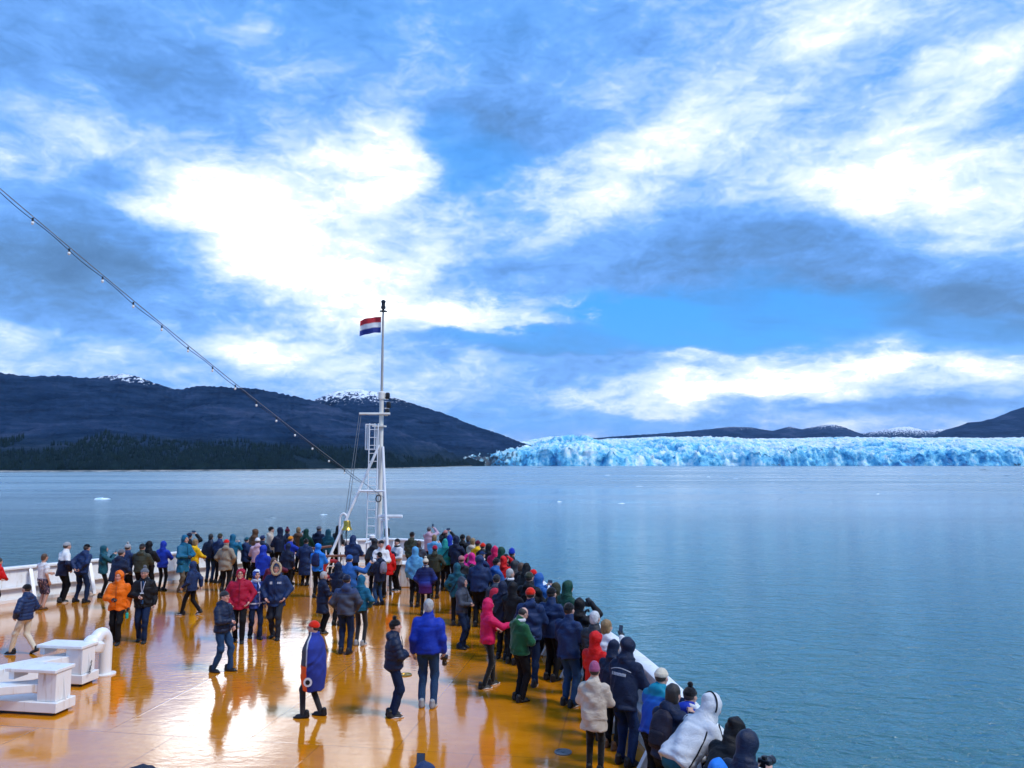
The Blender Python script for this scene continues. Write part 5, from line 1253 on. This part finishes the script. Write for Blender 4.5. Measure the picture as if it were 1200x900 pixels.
    ('olivebig', -3.60, 28.04, 1.78, 10, 'broad person in dark olive jacket and black beanie at the very bow', dict(jc=(0.04, 0.042, 0.024), hat='beanie', hc=(0.006, 0.006, 0.008), w=1.22, arms=('rail', 'rail'))),
    ('brownbob', -3.12, 26.14, 1.66, 10, 'brown-haired person in grey jacket beside the light blue one', dict(jc=(0.05, 0.06, 0.085), hat='bob', hair=(0.1, 0.05, 0.025), arms=('rail', 'rail'))),
    ('lightblue', -2.90, 23.42, 1.74, 2, 'person in light blue hooded jacket and black trousers seen from behind', dict(jc=(0.1, 0.34, 0.58), hood='up', arms=('down', 'down'), length=0.05)),
    ('redolive', -2.46, 24.86, 1.64, 5, 'person in olive jacket and dark red beanie', dict(jc=(0.04, 0.042, 0.024), hat='beanie', hc=(0.36, 0.006, 0.035), arms=('pocket', 'pocket'), w=1.1)),
    ('paleblue', -2.73, 27.39, 1.74, 10, 'fair-haired person in pale blue jacket in the crowd at the bow', dict(jc=(0.1, 0.34, 0.58), hat='bob', hair=(0.32, 0.19, 0.07), arms=('phone', 'phone'), w=1.1)),
    ('turq', -2.26, 26.32, 1.68, 12, 'person in turquoise hooded jacket with a dark bag strap across the back', dict(jc=(0.02, 0.3, 0.27), hood='up', arms=('down', 'pocket'))),
    ('ombre', -2.45, 22.15, 1.57, 5, 'person in long navy and purple padded coat with cream bobble hat', dict(special='ombre', jc=(0.013, 0.032, 0.1), style='puffer', hat='pom', hc=(0.66, 0.58, 0.44), length=0.2, arms=('pocket', 'pocket'), tmat='knit', collar=(0.32, 0.33, 0.34), hood='none')),
    ('greyhat', -3.33, 31.21, 1.70, 20, 'person in grey hat and lilac coat holding a phone up high', dict(jc=(0.5, 0.34, 0.42), hat='beanie', hc=(0.13, 0.14, 0.16), arms=('phone', 'high'), length=0.1)),
    ('pinkbin', -2.52, 29.43, 1.72, 20, 'person in dusky pink beanie with both arms raised to take a picture', dict(jc=(0.006, 0.006, 0.008), hat='beanie', hc=(0.42, 0.17, 0.16), arms=('high', 'high'))),
    ('royalsmall', -2.21, 27.61, 1.70, 15, 'person in royal blue hood behind the turquoise jacket', dict(jc=(0.008, 0.035, 0.36), hood='up', arms=('rail', 'rail'))),
    ('black1', -1.86, 26.02, 1.82, 15, 'person in black hood next to the royal blue hood in the dense crowd', dict(jc=(0.008, 0.016, 0.045), hood='up', arms=('rail', 'rail'))),
    ('black2', -1.71, 26.85, 1.80, 20, 'taller person in black beanie right behind the magenta jacket', dict(jc=(0.006, 0.006, 0.008), hat='beanie', hc=(0.006, 0.006, 0.008), arms=('rail', 'rail'))),
    ('magenta', -1.16, 22.59, 1.66, -10, 'person in magenta jacket and hood with raised arms', dict(jc=(0.7, 0.02, 0.22), hood='up', arms=('high', 'phone'))),
    ('duskbeanie', -1.44, 22.23, 1.63, 10, 'person in pale mauve beanie in front of the black hoods', dict(jc=(0.025, 0.028, 0.034), hat='beanie', hc=(0.42, 0.17, 0.16), arms=('rail', 'rail'))),
    ('darkteal', -1.46, 20.79, 1.60, 2, 'person in dark teal hooded jacket with a bag strap, seen from behind', dict(jc=(0.01, 0.085, 0.12), hood='up', arms=('pocket', 'pocket'), length=0.06)),
    ('greygaze', -1.16, 18.28, 1.61, 112, 'man in grey hooded jacket looking aside with a phone in his hands', dict(jc=(0.05, 0.06, 0.085), hood='up', trousers=(0.01, 0.022, 0.06), arms=('fold', 'fold'), hi=True, legs='close')),
    ('pompuffer', -2.02, 13.51, 1.60, 72, 'woman in black puffer jacket and black bobble hat with folded hands', dict(jc=(0.008, 0.016, 0.045), style='puffer', hat='pom', hc=(0.006, 0.006, 0.008), trousers=(0.01, 0.022, 0.06), arms=('fold', 'fold'), hi=True, w=1.12, sole=(0.72, 0.72, 0.72), legs='close', hood='down', hair=(0.02, 0.013, 0.009))),
    ('bluejacket', -1.49, 14.05, 1.85, 2, 'white-haired man in royal blue jacket and jeans seen from behind', dict(jc=(0.008, 0.035, 0.36), hat='hair', hair=(0.5, 0.49, 0.47), hood='none', trousers=(0.022, 0.06, 0.14), shoes=(0.32, 0.33, 0.34), sole=(0.72, 0.72, 0.72), arms=('down', 'down'), hi=True, w=1.12, legs='stand')),
    ('brown1', -1.53, 27.29, 1.72, 25, 'brown-haired person in dark jacket at the starboard rail near the bow', dict(jc=(0.008, 0.016, 0.045), hat='hair', hair=(0.1, 0.05, 0.025), arms=('rail', 'rail'))),
    ('tan1', -1.34, 26.49, 1.71, 30, 'fair-haired person in beige jacket at the starboard rail', dict(jc=(0.55, 0.46, 0.36), hat='bob', hair=(0.32, 0.19, 0.07), arms=('phone', 'phone'))),
    ('yellowblue', -1.14, 25.83, 1.70, 30, 'person in maroon beanie and yellow jacket at the rail', dict(jc=(0.78, 0.45, 0.005), hat='beanie', hc=(0.1, 0.006, 0.025), arms=('rail', 'rail'))),
    ('orangebeanie', -0.95, 25.21, 1.68, 25, 'person in orange-red beanie at the far rail in the crowd', dict(jc=(0.006, 0.006, 0.008), hat='beanie', hc=(0.65, 0.02, 0.005), arms=('rail', 'rail'))),
    ('blackrail', -0.73, 24.38, 1.74, 25, 'person in black hood between the orange-red beanie and the hot pink hood', dict(jc=(0.006, 0.006, 0.008), hood='up', arms=('rail', 'rail'))),
    ('hotpink', -0.53, 23.83, 1.72, 20, 'person in hot pink hood in the crowd along the rail', dict(jc=(0.62, 0.01, 0.09), hood='up', arms=('rail', 'rail'))),
    ('greenrail', -0.32, 23.41, 1.74, 35, 'person in dark green hood right beside the hot pink one', dict(jc=(0.008, 0.055, 0.035), hood='up', arms=('rail', 'rail'))),
    ('navycap', -0.90, 23.10, 1.66, 40, 'person in navy cap and pale-collared jacket below the orange-red beanie', dict(jc=(0.013, 0.032, 0.1), hat='cap', hc=(0.013, 0.032, 0.1), collar=(0.6, 0.62, 0.64), arms=('rail', 'rail'))),
    ('navyhuge', -0.86, 20.65, 1.84, 10, 'broad person in navy hooded jacket in the middle of the crowd', dict(jc=(0.013, 0.032, 0.1), hood='up', w=1.2, arms=('rail', 'rail'))),
    ('stripearm', -1.08, 21.22, 1.52, 5, 'person in black hooded jacket with beige stripes down the sleeves', dict(jc=(0.006, 0.006, 0.008), hood='up', arms=('down', 'down'), sole=(0.72, 0.72, 0.72))),
    ('bluered', -0.43, 20.92, 1.72, 60, 'person in black beanie and blue jacket facing the water', dict(jc=(0.02, 0.11, 0.36), hat='beanie', hc=(0.006, 0.006, 0.008), arms=('rail', 'rail'), skin=(0.6, 0.28, 0.2))),
    ('redsleeve', -0.24, 21.37, 1.71, 20, 'person in red jacket and hood in the dense crowd', dict(jc=(0.62, 0.008, 0.008), hood='up', arms=('phone', 'high'), gloves=(0.62, 0.008, 0.008))),
    ('royaltall', -0.01, 22.64, 1.76, 30, 'person in tall royal blue beanie at the rail', dict(jc=(0.006, 0.006, 0.008), hat='tall', hc=(0.008, 0.035, 0.36), arms=('rail', 'rail'))),
    ('blackb3', -0.18, 21.87, 1.72, 30, 'person in black beanie next to the tall royal blue beanie', dict(jc=(0.006, 0.006, 0.008), hat='beanie', hc=(0.006, 0.006, 0.008), arms=('rail', 'rail'))),
    ('greypuff', 0.06, 20.78, 1.67, 35, 'person in dark grey padded hood in front of the royal blue beanie', dict(jc=(0.025, 0.028, 0.034), style='puffer', hood='up', arms=('rail', 'rail'))),
    ('silver', -0.06, 19.08, 1.70, 60, 'grey-haired man in black jacket with white collar aiming a camera', dict(jc=(0.006, 0.006, 0.008), hat='hair', hair=(0.5, 0.49, 0.47), collar=(0.72, 0.72, 0.72), arms=('fold', 'fold'), hood='none')),
    ('brownface', 0.23, 20.33, 1.68, 45, 'brown-haired person at the rail beyond the grey-haired man', dict(jc=(0.006, 0.006, 0.008), hat='bob', hair=(0.1, 0.05, 0.025), arms=('phone', 'phone'))),
    ('leanblack', 0.27, 19.52, 1.76, 40, 'person in black leaning far over the rail', dict(jc=(0.006, 0.006, 0.008), hood='up', lean=16, arms=('rail', 'rail'))),
    ('redbeanie2', 0.51, 19.08, 1.68, 35, 'person in red beanie at the rail above the royal blue hood', dict(jc=(0.008, 0.016, 0.045), hat='beanie', hc=(0.62, 0.008, 0.008), arms=('rail', 'rail'))),
    ('redpack', -0.36, 18.22, 1.68, 10, 'person in grey jacket and dark beanie wearing a red backpack', dict(jc=(0.05, 0.06, 0.085), hat='beanie', hc=(0.025, 0.028, 0.034), arms=('rail', 'rail'))),
    ('navystrap', -0.21, 17.35, 1.66, 20, 'person in navy hooded jacket with a strap behind the red-pink hood', dict(jc=(0.008, 0.016, 0.045), hood='up', arms=('fold', 'pocket'), hi=True, sole=(0.72, 0.72, 0.72))),
    ('blackmid', 0.01, 16.94, 1.70, 30, 'person in black hood just ahead of the strapped navy jacket', dict(jc=(0.006, 0.006, 0.008), hood='up', arms=('rail', 'rail'))),
    ('blackgreen', 0.38, 17.63, 1.82, 25, 'broad person in very dark green beanie and black jacket', dict(jc=(0.006, 0.006, 0.008), hat='beanie', hc=(0.04, 0.042, 0.024), w=1.15, arms=('rail', 'rail'), hi=True)),
    ('royalphone', 0.62, 18.08, 1.72, 50, 'person in royal blue hood taking a picture over the rail', dict(jc=(0.02, 0.11, 0.36), hood='up', arms=('phone', 'phone'), hi=True)),
    ('orangehat', 0.36, 15.41, 1.83, 8, 'man in bright orange-red beanie and navy jacket', dict(jc=(0.013, 0.032, 0.1), hat='beanie', hc=(0.65, 0.02, 0.005), trousers=(0.01, 0.022, 0.06), arms=('fold', 'fold'), hi=True, w=1.08, shoes=(0.025, 0.028, 0.034), sole=(0.72, 0.72, 0.72), length=0.06, legs='step')),
    ('redpink', -0.47, 15.24, 1.64, 62, 'woman in red-pink hooded jacket and black trousers', dict(jc=(0.62, 0.01, 0.09), hood='up', arms=('fold', 'reach'), hi=True, legs='step', tmat='knit', sole=(0.72, 0.72, 0.72))),
    ('green', 0.14, 14.39, 1.66, 55, 'man in green fleece jacket looking down at his phone', dict(jc=(0.012, 0.09, 0.035), style='fleece', hat='balding', hair=(0.02, 0.013, 0.009), hood='down', arms=('fold', 'fold'), hi=True, w=1.1, look=(0, 35), skin=(0.55, 0.32, 0.24), collar=(0.6, 0.62, 0.64))),
    ('navybig', 0.78, 15.70, 1.79, 35, 'man in navy blue jacket and plain black beanie beside the orange-red beanie', dict(jc=(0.013, 0.032, 0.1), hat='beanie', hc=(0.006, 0.006, 0.008), arms=('rail', 'rail'), hi=True, w=1.12, hood='none', length=0.06)),
    ('darkgreen1', 0.94, 16.83, 1.70, 40, 'person in dark hood behind the dark green pointed hood', dict(jc=(0.04, 0.042, 0.024), hood='up', arms=('rail', 'rail'), hi=True)),
    ('darkgreen2', 1.12, 16.39, 1.80, 50, 'person in dark green jacket with a pointed hood at the rail', dict(jc=(0.008, 0.055, 0.035), hood='up', arms=('rail', 'rail'), hi=True, lean=6)),
    ('stripebeanie', 1.01, 14.10, 1.77, 38, 'man in navy jacket, jeans and black beanie with a white stripe', dict(jc=(0.013, 0.032, 0.1), hat='beanie', hc=(0.006, 0.006, 0.008), trousers=(0.022, 0.06, 0.14), arms=('fold', 'fold'), hi=True, w=1.1, hood='none', sole=(0.72, 0.72, 0.72), length=0.05)),
    ('binoc', 1.25, 14.64, 1.74, 35, 'person in black hood lifting a camera in dark gloves', dict(jc=(0.006, 0.006, 0.008), hood='up', arms=('phone', 'high'), gloves=(0.006, 0.006, 0.008), hi=True)),
    ('whitepuff', 1.42, 13.57, 1.73, 35, 'white-haired person in dark padded vest at the rail', dict(jc=(0.025, 0.028, 0.034), style='puffer', hat='hair', hair=(0.72, 0.72, 0.72), hood='none', arms=('rail', 'rail'), hi=True)),
    ('blondphone', 1.56, 13.10, 1.68, 45, 'person with golden brown hair and white jacket holding out a phone', dict(jc=(0.72, 0.72, 0.72), style='fleece', hat='bob', hair=(0.32, 0.19, 0.07), hood='none', arms=('rail', 'phone'), gloves=(0.006, 0.006, 0.008), hi=True)),
    ('redrail', 1.32, 12.50, 1.61, 35, 'person in red hood and red jacket crouched into the crowd at the rail', dict(jc=(0.62, 0.008, 0.008), hood='up', arms=('rail', 'rail'), hi=True)),
    ('blackrail2', 1.50, 12.07, 1.56, 40, 'person in black hood and navy jacket in front of the lettered jacket', dict(jc=(0.008, 0.016, 0.045), hood='up', lean=10, arms=('rail', 'rail'), hi=True, shoes=(0.1, 0.05, 0.025))),
    ('print', 1.61, 11.43, 1.74, 42, 'person in dark hooded jacket with pale lettering across the back', dict(jc=(0.008, 0.016, 0.045), hood='up', lean=12, arms=('rail', 'rail'), hi=True, w=1.14, trousers=(0.013, 0.032, 0.1), length=0.08)),
    ('beige', 1.15, 11.17, 1.45, 18, 'person in beige coat and mauve knitted beanie seen from behind', dict(jc=(0.55, 0.46, 0.36), style='fleece', hat='tall', hc=(0.34, 0.08, 0.17), length=0.16, arms=('fold', 'fold'), hi=True, w=1.1, lean=6, hood='down', tmat='knit')),
    ('tablet', 1.83, 10.27, 1.64, 42, 'person in cream beanie and blue jacket with teal shoulders holding a tablet', dict(special='yoke', jc=(0.02, 0.11, 0.36), hat='beanie', hc=(0.66, 0.58, 0.44), lean=22, arms=('reach', 'reach'), hi=True)),
    ('darkpack', 1.83, 9.44, 1.66, 45, 'dark-haired person in navy jacket with a dark backpack', dict(jc=(0.008, 0.016, 0.045), hat='bob', hair=(0.02, 0.013, 0.009), lean=16, arms=('rail', 'phone'), hi=True)),
    ('pomright', 2.08, 9.80, 1.54, 50, 'person in black pompom beanie and blue jacket with white collar', dict(jc=(0.008, 0.035, 0.36), hat='pom', hc=(0.006, 0.006, 0.008), lean=22, arms=('rail', 'rail'), hi=True, collar=(0.6, 0.62, 0.64))),
    ('whitelean', 1.92, 8.97, 1.85, 62, 'person in white hooded jacket bending far over the rail', dict(jc=(0.6, 0.62, 0.64), hood='up', lean=50, arms=('reach', 'reach'), hi=True, w=1.14, gloves=(0.008, 0.016, 0.045), trousers=(0.02, 0.1, 0.13))),
    ('blackarm', 2.15, 8.44, 1.66, 55, 'person in black hood leaning out beyond the white hooded jacket', dict(jc=(0.006, 0.006, 0.008), hood='up', lean=40, arms=('reach', 'reach'), hi=True)),
    ('navycam', 2.14, 7.64, 1.73, 48, 'person in navy puffer jacket and hood holding a camera to the eye', dict(jc=(0.008, 0.016, 0.045), style='puffer', hood='up', lean=22, arms=('phone', 'phone'), hi=True)),
    ('brightlow', 1.81, 7.33, 1.56, 40, 'person in bright blue hood at the bottom edge', dict(jc=(0.015, 0.19, 0.66), hood='up', lean=18, arms=('rail', 'rail'), hi=True)),
    ('near', -0.76, 6.86, 1.72, 5, 'person in navy hood at the bottom edge raising a black glove', dict(jc=(0.013, 0.032, 0.1), hood='up', arms=('salute', 'down'), gloves=(0.006, 0.006, 0.008), hi=True)),
]
INFO = {}
for k_, (key, x_, y_, h_, fc_, lab_, kw_) in enumerate(PEOPLE):
    INFO[key] = person(x_, y_, h_, fc_, lab_, seed=k_*1.37, **kw_)

# ------------------------------------------------------------------ things people carry and small clothing details
for k_ in ('manlanyard', 'crimson', 'jeansman', 'fur', 'cape', 'green'):
    glasses(INFO[k_])
phone(INFO['tealphone'], 1, 'phone raised by the person in teal jacket at the bulwark')
phone(INFO['blackhigh'], 0, 'phone lifted overhead by the black-clad person behind the teal-blue coat', (.15, .009, .075))
phone(INFO['manlanyard'], 1, 'phone in the hand of the man in grey bobble beanie', dz=.0)
phone(INFO['greyhat'], 1, 'phone raised over the crowd by the person in lilac coat')
phone(INFO['pinkbin'], 0, 'dark camera phone held up by the person in dusky pink beanie', (.15, .012, .08))
phone(INFO['royalphone'], 0, 'phone held up at the rail by the person in royal blue hood', (.15, .009, .075))
phone(INFO['blondphone'], 1, 'phone held out over the water in a black glove')
phone(INFO['tanphone'], 0, 'phone raised by the sandy-haired person near the bell', (.15, .009, .075))
phone(INFO['magenta'], 0, 'phone held in raised hands by the person in magenta jacket', (.15, .009, .075))
phone(INFO['bluearm'], 1, 'dark phone held up by the person in blue jacket and blue beanie')
phone(INFO['greygaze'], 0, 'phone in the hands of the man in grey hooded jacket', (.15, .009, .075), tilt=60, dz=.0)
phone(INFO['green'], 0, 'small phone looked at by the man in green fleece', tilt=60, dz=.0)
phone(INFO['stripebeanie'], 0, 'phone held low by the man in white-striped black beanie', tilt=50, dz=.0)
phone(INFO['near'], -1, 'phone in a raised black glove at the bottom edge', dz=.05)
phone(INFO['tablet'], 0, 'black tablet held over the rail by the person in cream beanie', (.26, .012, .19), .09, .05, 'tablet')
camera_thing(INFO['bluejacket'], 1, 'black camera hanging from the hand of the white-haired man', rx=-70)
camera_thing(INFO['navycam'], 0, 'black camera held to the eye by the person in navy puffer')
camera_thing(INFO['binoc'], 0, 'dark camera raised in gloves by the person in black hood')
camera_thing(INFO['silver'], 0, 'camera aimed by the grey-haired man in the crowd')
backpack(INFO['brightblue'], (.01, .02, .09), 'navy backpack worn over a bright blue hooded jacket', .95)
backpack(INFO['lilacbag'], (.22, .21, .27), 'grey-lilac backpack on the woman in black cap', .9)
backpack(INFO['redpack'], (.50, .02, .05), 'red backpack on a person in the middle of the crowd')
backpack(INFO['darkpack'], (.015, .012, .025), 'dark backpack with grey piping beside the blue and teal jacket', 1.05, .05)
backpack(INFO['whitebag'], (.008, .012, .04), 'navy bag carried in front of a white jacket', .85, .0, 'front')
for k_ in ('turq', 'navystrap', 'darkteal'): strap(INFO[k_])
def badge(i):
    s = i['s']; pel, T = i['pel'], i['T']
    fr = lambda x, z, d_=.175: tuple((pel+T @ np.array([x, d_*i['w'], z]))*s)
    F = Field(.03); F.loft(pel, T, [(-.04, .075, .165*i['w']), (.1, .07, .158*i['w']), (.34, .075, .16), (.46, .055, .13), (.52, .05, .1)])
    V, Q = F.mesh(.016); q = obj('shirt', meshdata('shirt', V*s, Q, CL['denim'], True), i['root']); q.color = (.02, .07, .18, 1)
    q = MB().tube([fr(-.05, .5, .10), fr(-.02, .33), fr(0, .24, .18)], .006, 5).tube([fr(.05, .5, .10), fr(.02, .33), fr(0, .24, .18)], .006, 5).build('lanyard', CL['shell'], i['root'], True); q.color = (.6, .6, .65, 1)
    c = Vector(fr(0, .19, .18)); q = MB().box(c-Vector((.04, .003, .055)), c+Vector((.04, .003, .055))).build('name_badge', CL['shell'], i['root']); q.color = (.75, .78, .8, 1)
badge(INFO['manlanyard'])
# chest emblems of the fur-trimmed parka
def patch(i, x, z, w, h, col, name, d_=.165, n=1):
    s = i['s']; mb = MB()
    for k in range(n):
        a = x-w/2+w*k/n; c = [(pel_ := i['pel'])+i['T'] @ np.array([q, d_*i['w'], r]) for q, r in ((a, z-h/2), (a+w/n*.72, z-h/2), (a+w/n*.72, z+h/2), (a, z+h/2))]
        f = i['T'][:, 1]*.006
        V = [tuple(p*s) for p in c]+[tuple((p+f*np.sign(d_))*s) for p in c]
        mb.add(V, [(3, 2, 1, 0), (4, 5, 6, 7), (0, 1, 5, 4), (1, 2, 6, 5), (2, 3, 7, 6), (3, 0, 4, 7)])
    q = mb.build(name, CL['shell'], i['jacket']); q.color = (*col, 1)
patch(INFO['fur'], -.09, .36, .10, .045, (.6, .65, .7), 'chest_emblem', .158, 3)
patch(INFO['fur'], .10, .36, .06, .06, (.6, .65, .7), 'chest_emblem', .158, 2)
# pale lettering and piping across the back of the dark jacket at the rail
def back_print(i):
    s = i['s']; pel, T, w = i['pel'], i['T'], i['w']
    def bp(x, z, o=.0): 
        a, b = .205*w, .148*(.5+.5*w); y = -b*math.sqrt(max(0, 1-(x/a)**2))-.014-o
        return pel+T @ np.array([x, y, z])
    pts = [bp(x, .36+.03*(1-(x/.16)**2)) for x in np.linspace(-.17, .17, 15)]
    q = MB().tube([tuple(p*s) for p in pts], .006*s, 6).build('piping', CL['shell'], i['jacket'], True); q.color = (.5, .52, .56, 1)
    mb = MB(); x = -.13
    for k, wd in enumerate((.016, 0, .022, .02, .022, .018, .022, .02, .022, .022)):
        if wd == 0: x += .014; continue
        for z0, z1, dx0, dx1 in ((.285, .325, 0, .3), (.285, .325, .7, 1.), ((.300, .309, .3, .7) if k % 2 else (.316, .325, .3, .7)),):
            c = [bp(x+wd*a, z) for a, z in ((dx0, z0), (dx1, z0), (dx1, z1), (dx0, z1))]; o_ = [bp(x+wd*a, z, .006) for a, z in ((dx0, z0), (dx1, z0), (dx1, z1), (dx0, z1))]
            mb.add([tuple(p*s) for p in c+o_], [(0, 1, 2, 3), (7, 6, 5, 4), (0, 4, 5, 1), (1, 5, 6, 2), (2, 6, 7, 3), (3, 7, 4, 0)])
        x += wd+.005
    q = mb.build('back_lettering', CL['shell'], i['jacket']); q.color = (.6, .62, .66, 1)
back_print(INFO['print'])
# round emblem on the blue blanket
i_ = INFO['cape']
q = MB().lathe([(.075, 0), (.075, .004), (.055, .005)], 20, Matrix.Translation((-.246, .01, .63)) @ Matrix.Rotation(R(-90), 4, 'Y')).build('emblem', CL['knit'], i_['jacket']); q.color = (.7, .7, .72, 1)
q = MB().lathe([(.04, .0055), (.04, .008)], 16, Matrix.Translation((-.246, .01, .63)) @ Matrix.Rotation(R(-90), 4, 'Y')).build('emblem_centre', CL['knit'], i_['jacket']); q.color = (.01, .01, .012, 1)
# bottle in the orange jacket's hand
bo = empty('bottle', INFO['orange']['hand'][-1]+Vector((0, -.03, -.09)), 0); tag(bo, 'turquoise drinking bottle in the gloved hand of the orange jacket', 'bottle')
q = MB().lathe([(.03, -.07), (.034, -.06), (.034, .05), (.02, .065)], 16).build('flask', CL['shell'], bo, True); q.color = (.02, .45, .36, 1)
q = MB().lathe([(.018, .066), (.018, .09)], 12).build('cap', CL['shell'], bo, True); q.color = (.01, .2, .18, 1)
# white cuffs/trim: stripe on the black sleeves of two jackets
def sleeve_stripe(i, col):
    for sd in (-1, 1):
        a = i['sh'][sd]; s = i['s']; o_ = np.array([sd*.075, -.03, 0])
        q = MB().tube([tuple((a+o_+np.array([0, 0, .02]))*s), tuple((a+o_*1.15+np.array([0, 0, -.25]))*s)], .012*s, 6).build('sleeve_stripe', CL['shell'], i['jacket'], True); q.color = (*col, 1)
sleeve_stripe(INFO['stripearm'], (.45, .38, .25))
def trim(i):
    """black piping on the white hooded jacket"""
    s, hc, Hy, pel, T = i['s'], i['hc'], i['Hy'], i['pel'], i['T']
    ring = [hc+Hy @ np.array([.113*math.sin(a), -.045-.012*math.cos(a), .026+.131*math.cos(a)]) for a in np.linspace(-2.0, 2.0, 17)]
    lines = [ring]
    for sd in (-1, 1):
        a = i['sh'][sd]; lines.append([pel+T @ np.array([sd*.17, -.085, .45]), pel+T @ np.array([sd*.212, -.06, .30]), pel+T @ np.array([sd*.222, -.03, .12]), pel+T @ np.array([sd*.225, -.02, -.05])])
        lines.append([a+T @ np.array([sd*.04, -.03, .078]), (a+i['el'][sd])/2+T @ np.array([sd*.03, 0, .080]), i['el'][sd]+T @ np.array([sd*.02, 0, .074]), (i['el'][sd]+i['wr'][sd])/2+T @ np.array([0, 0, .066])])
    for l in lines:
        q = MB().tube([tuple(np.array(p)*s) for p in l], .009*s, 6).build('piping', CL['shell'], i['jacket'], True); q.color = (.01, .01, .013, 1)
trim(INFO['whitelean'])

person(-.84, 1.77, 1.64, 10, 'person in dark navy hood on the gallery just below the photographer', jc=(.006, .011, .03), hood='up', arms=('rail', 'rail'), hi=True, z0=DECK+1.96, seed=9.)
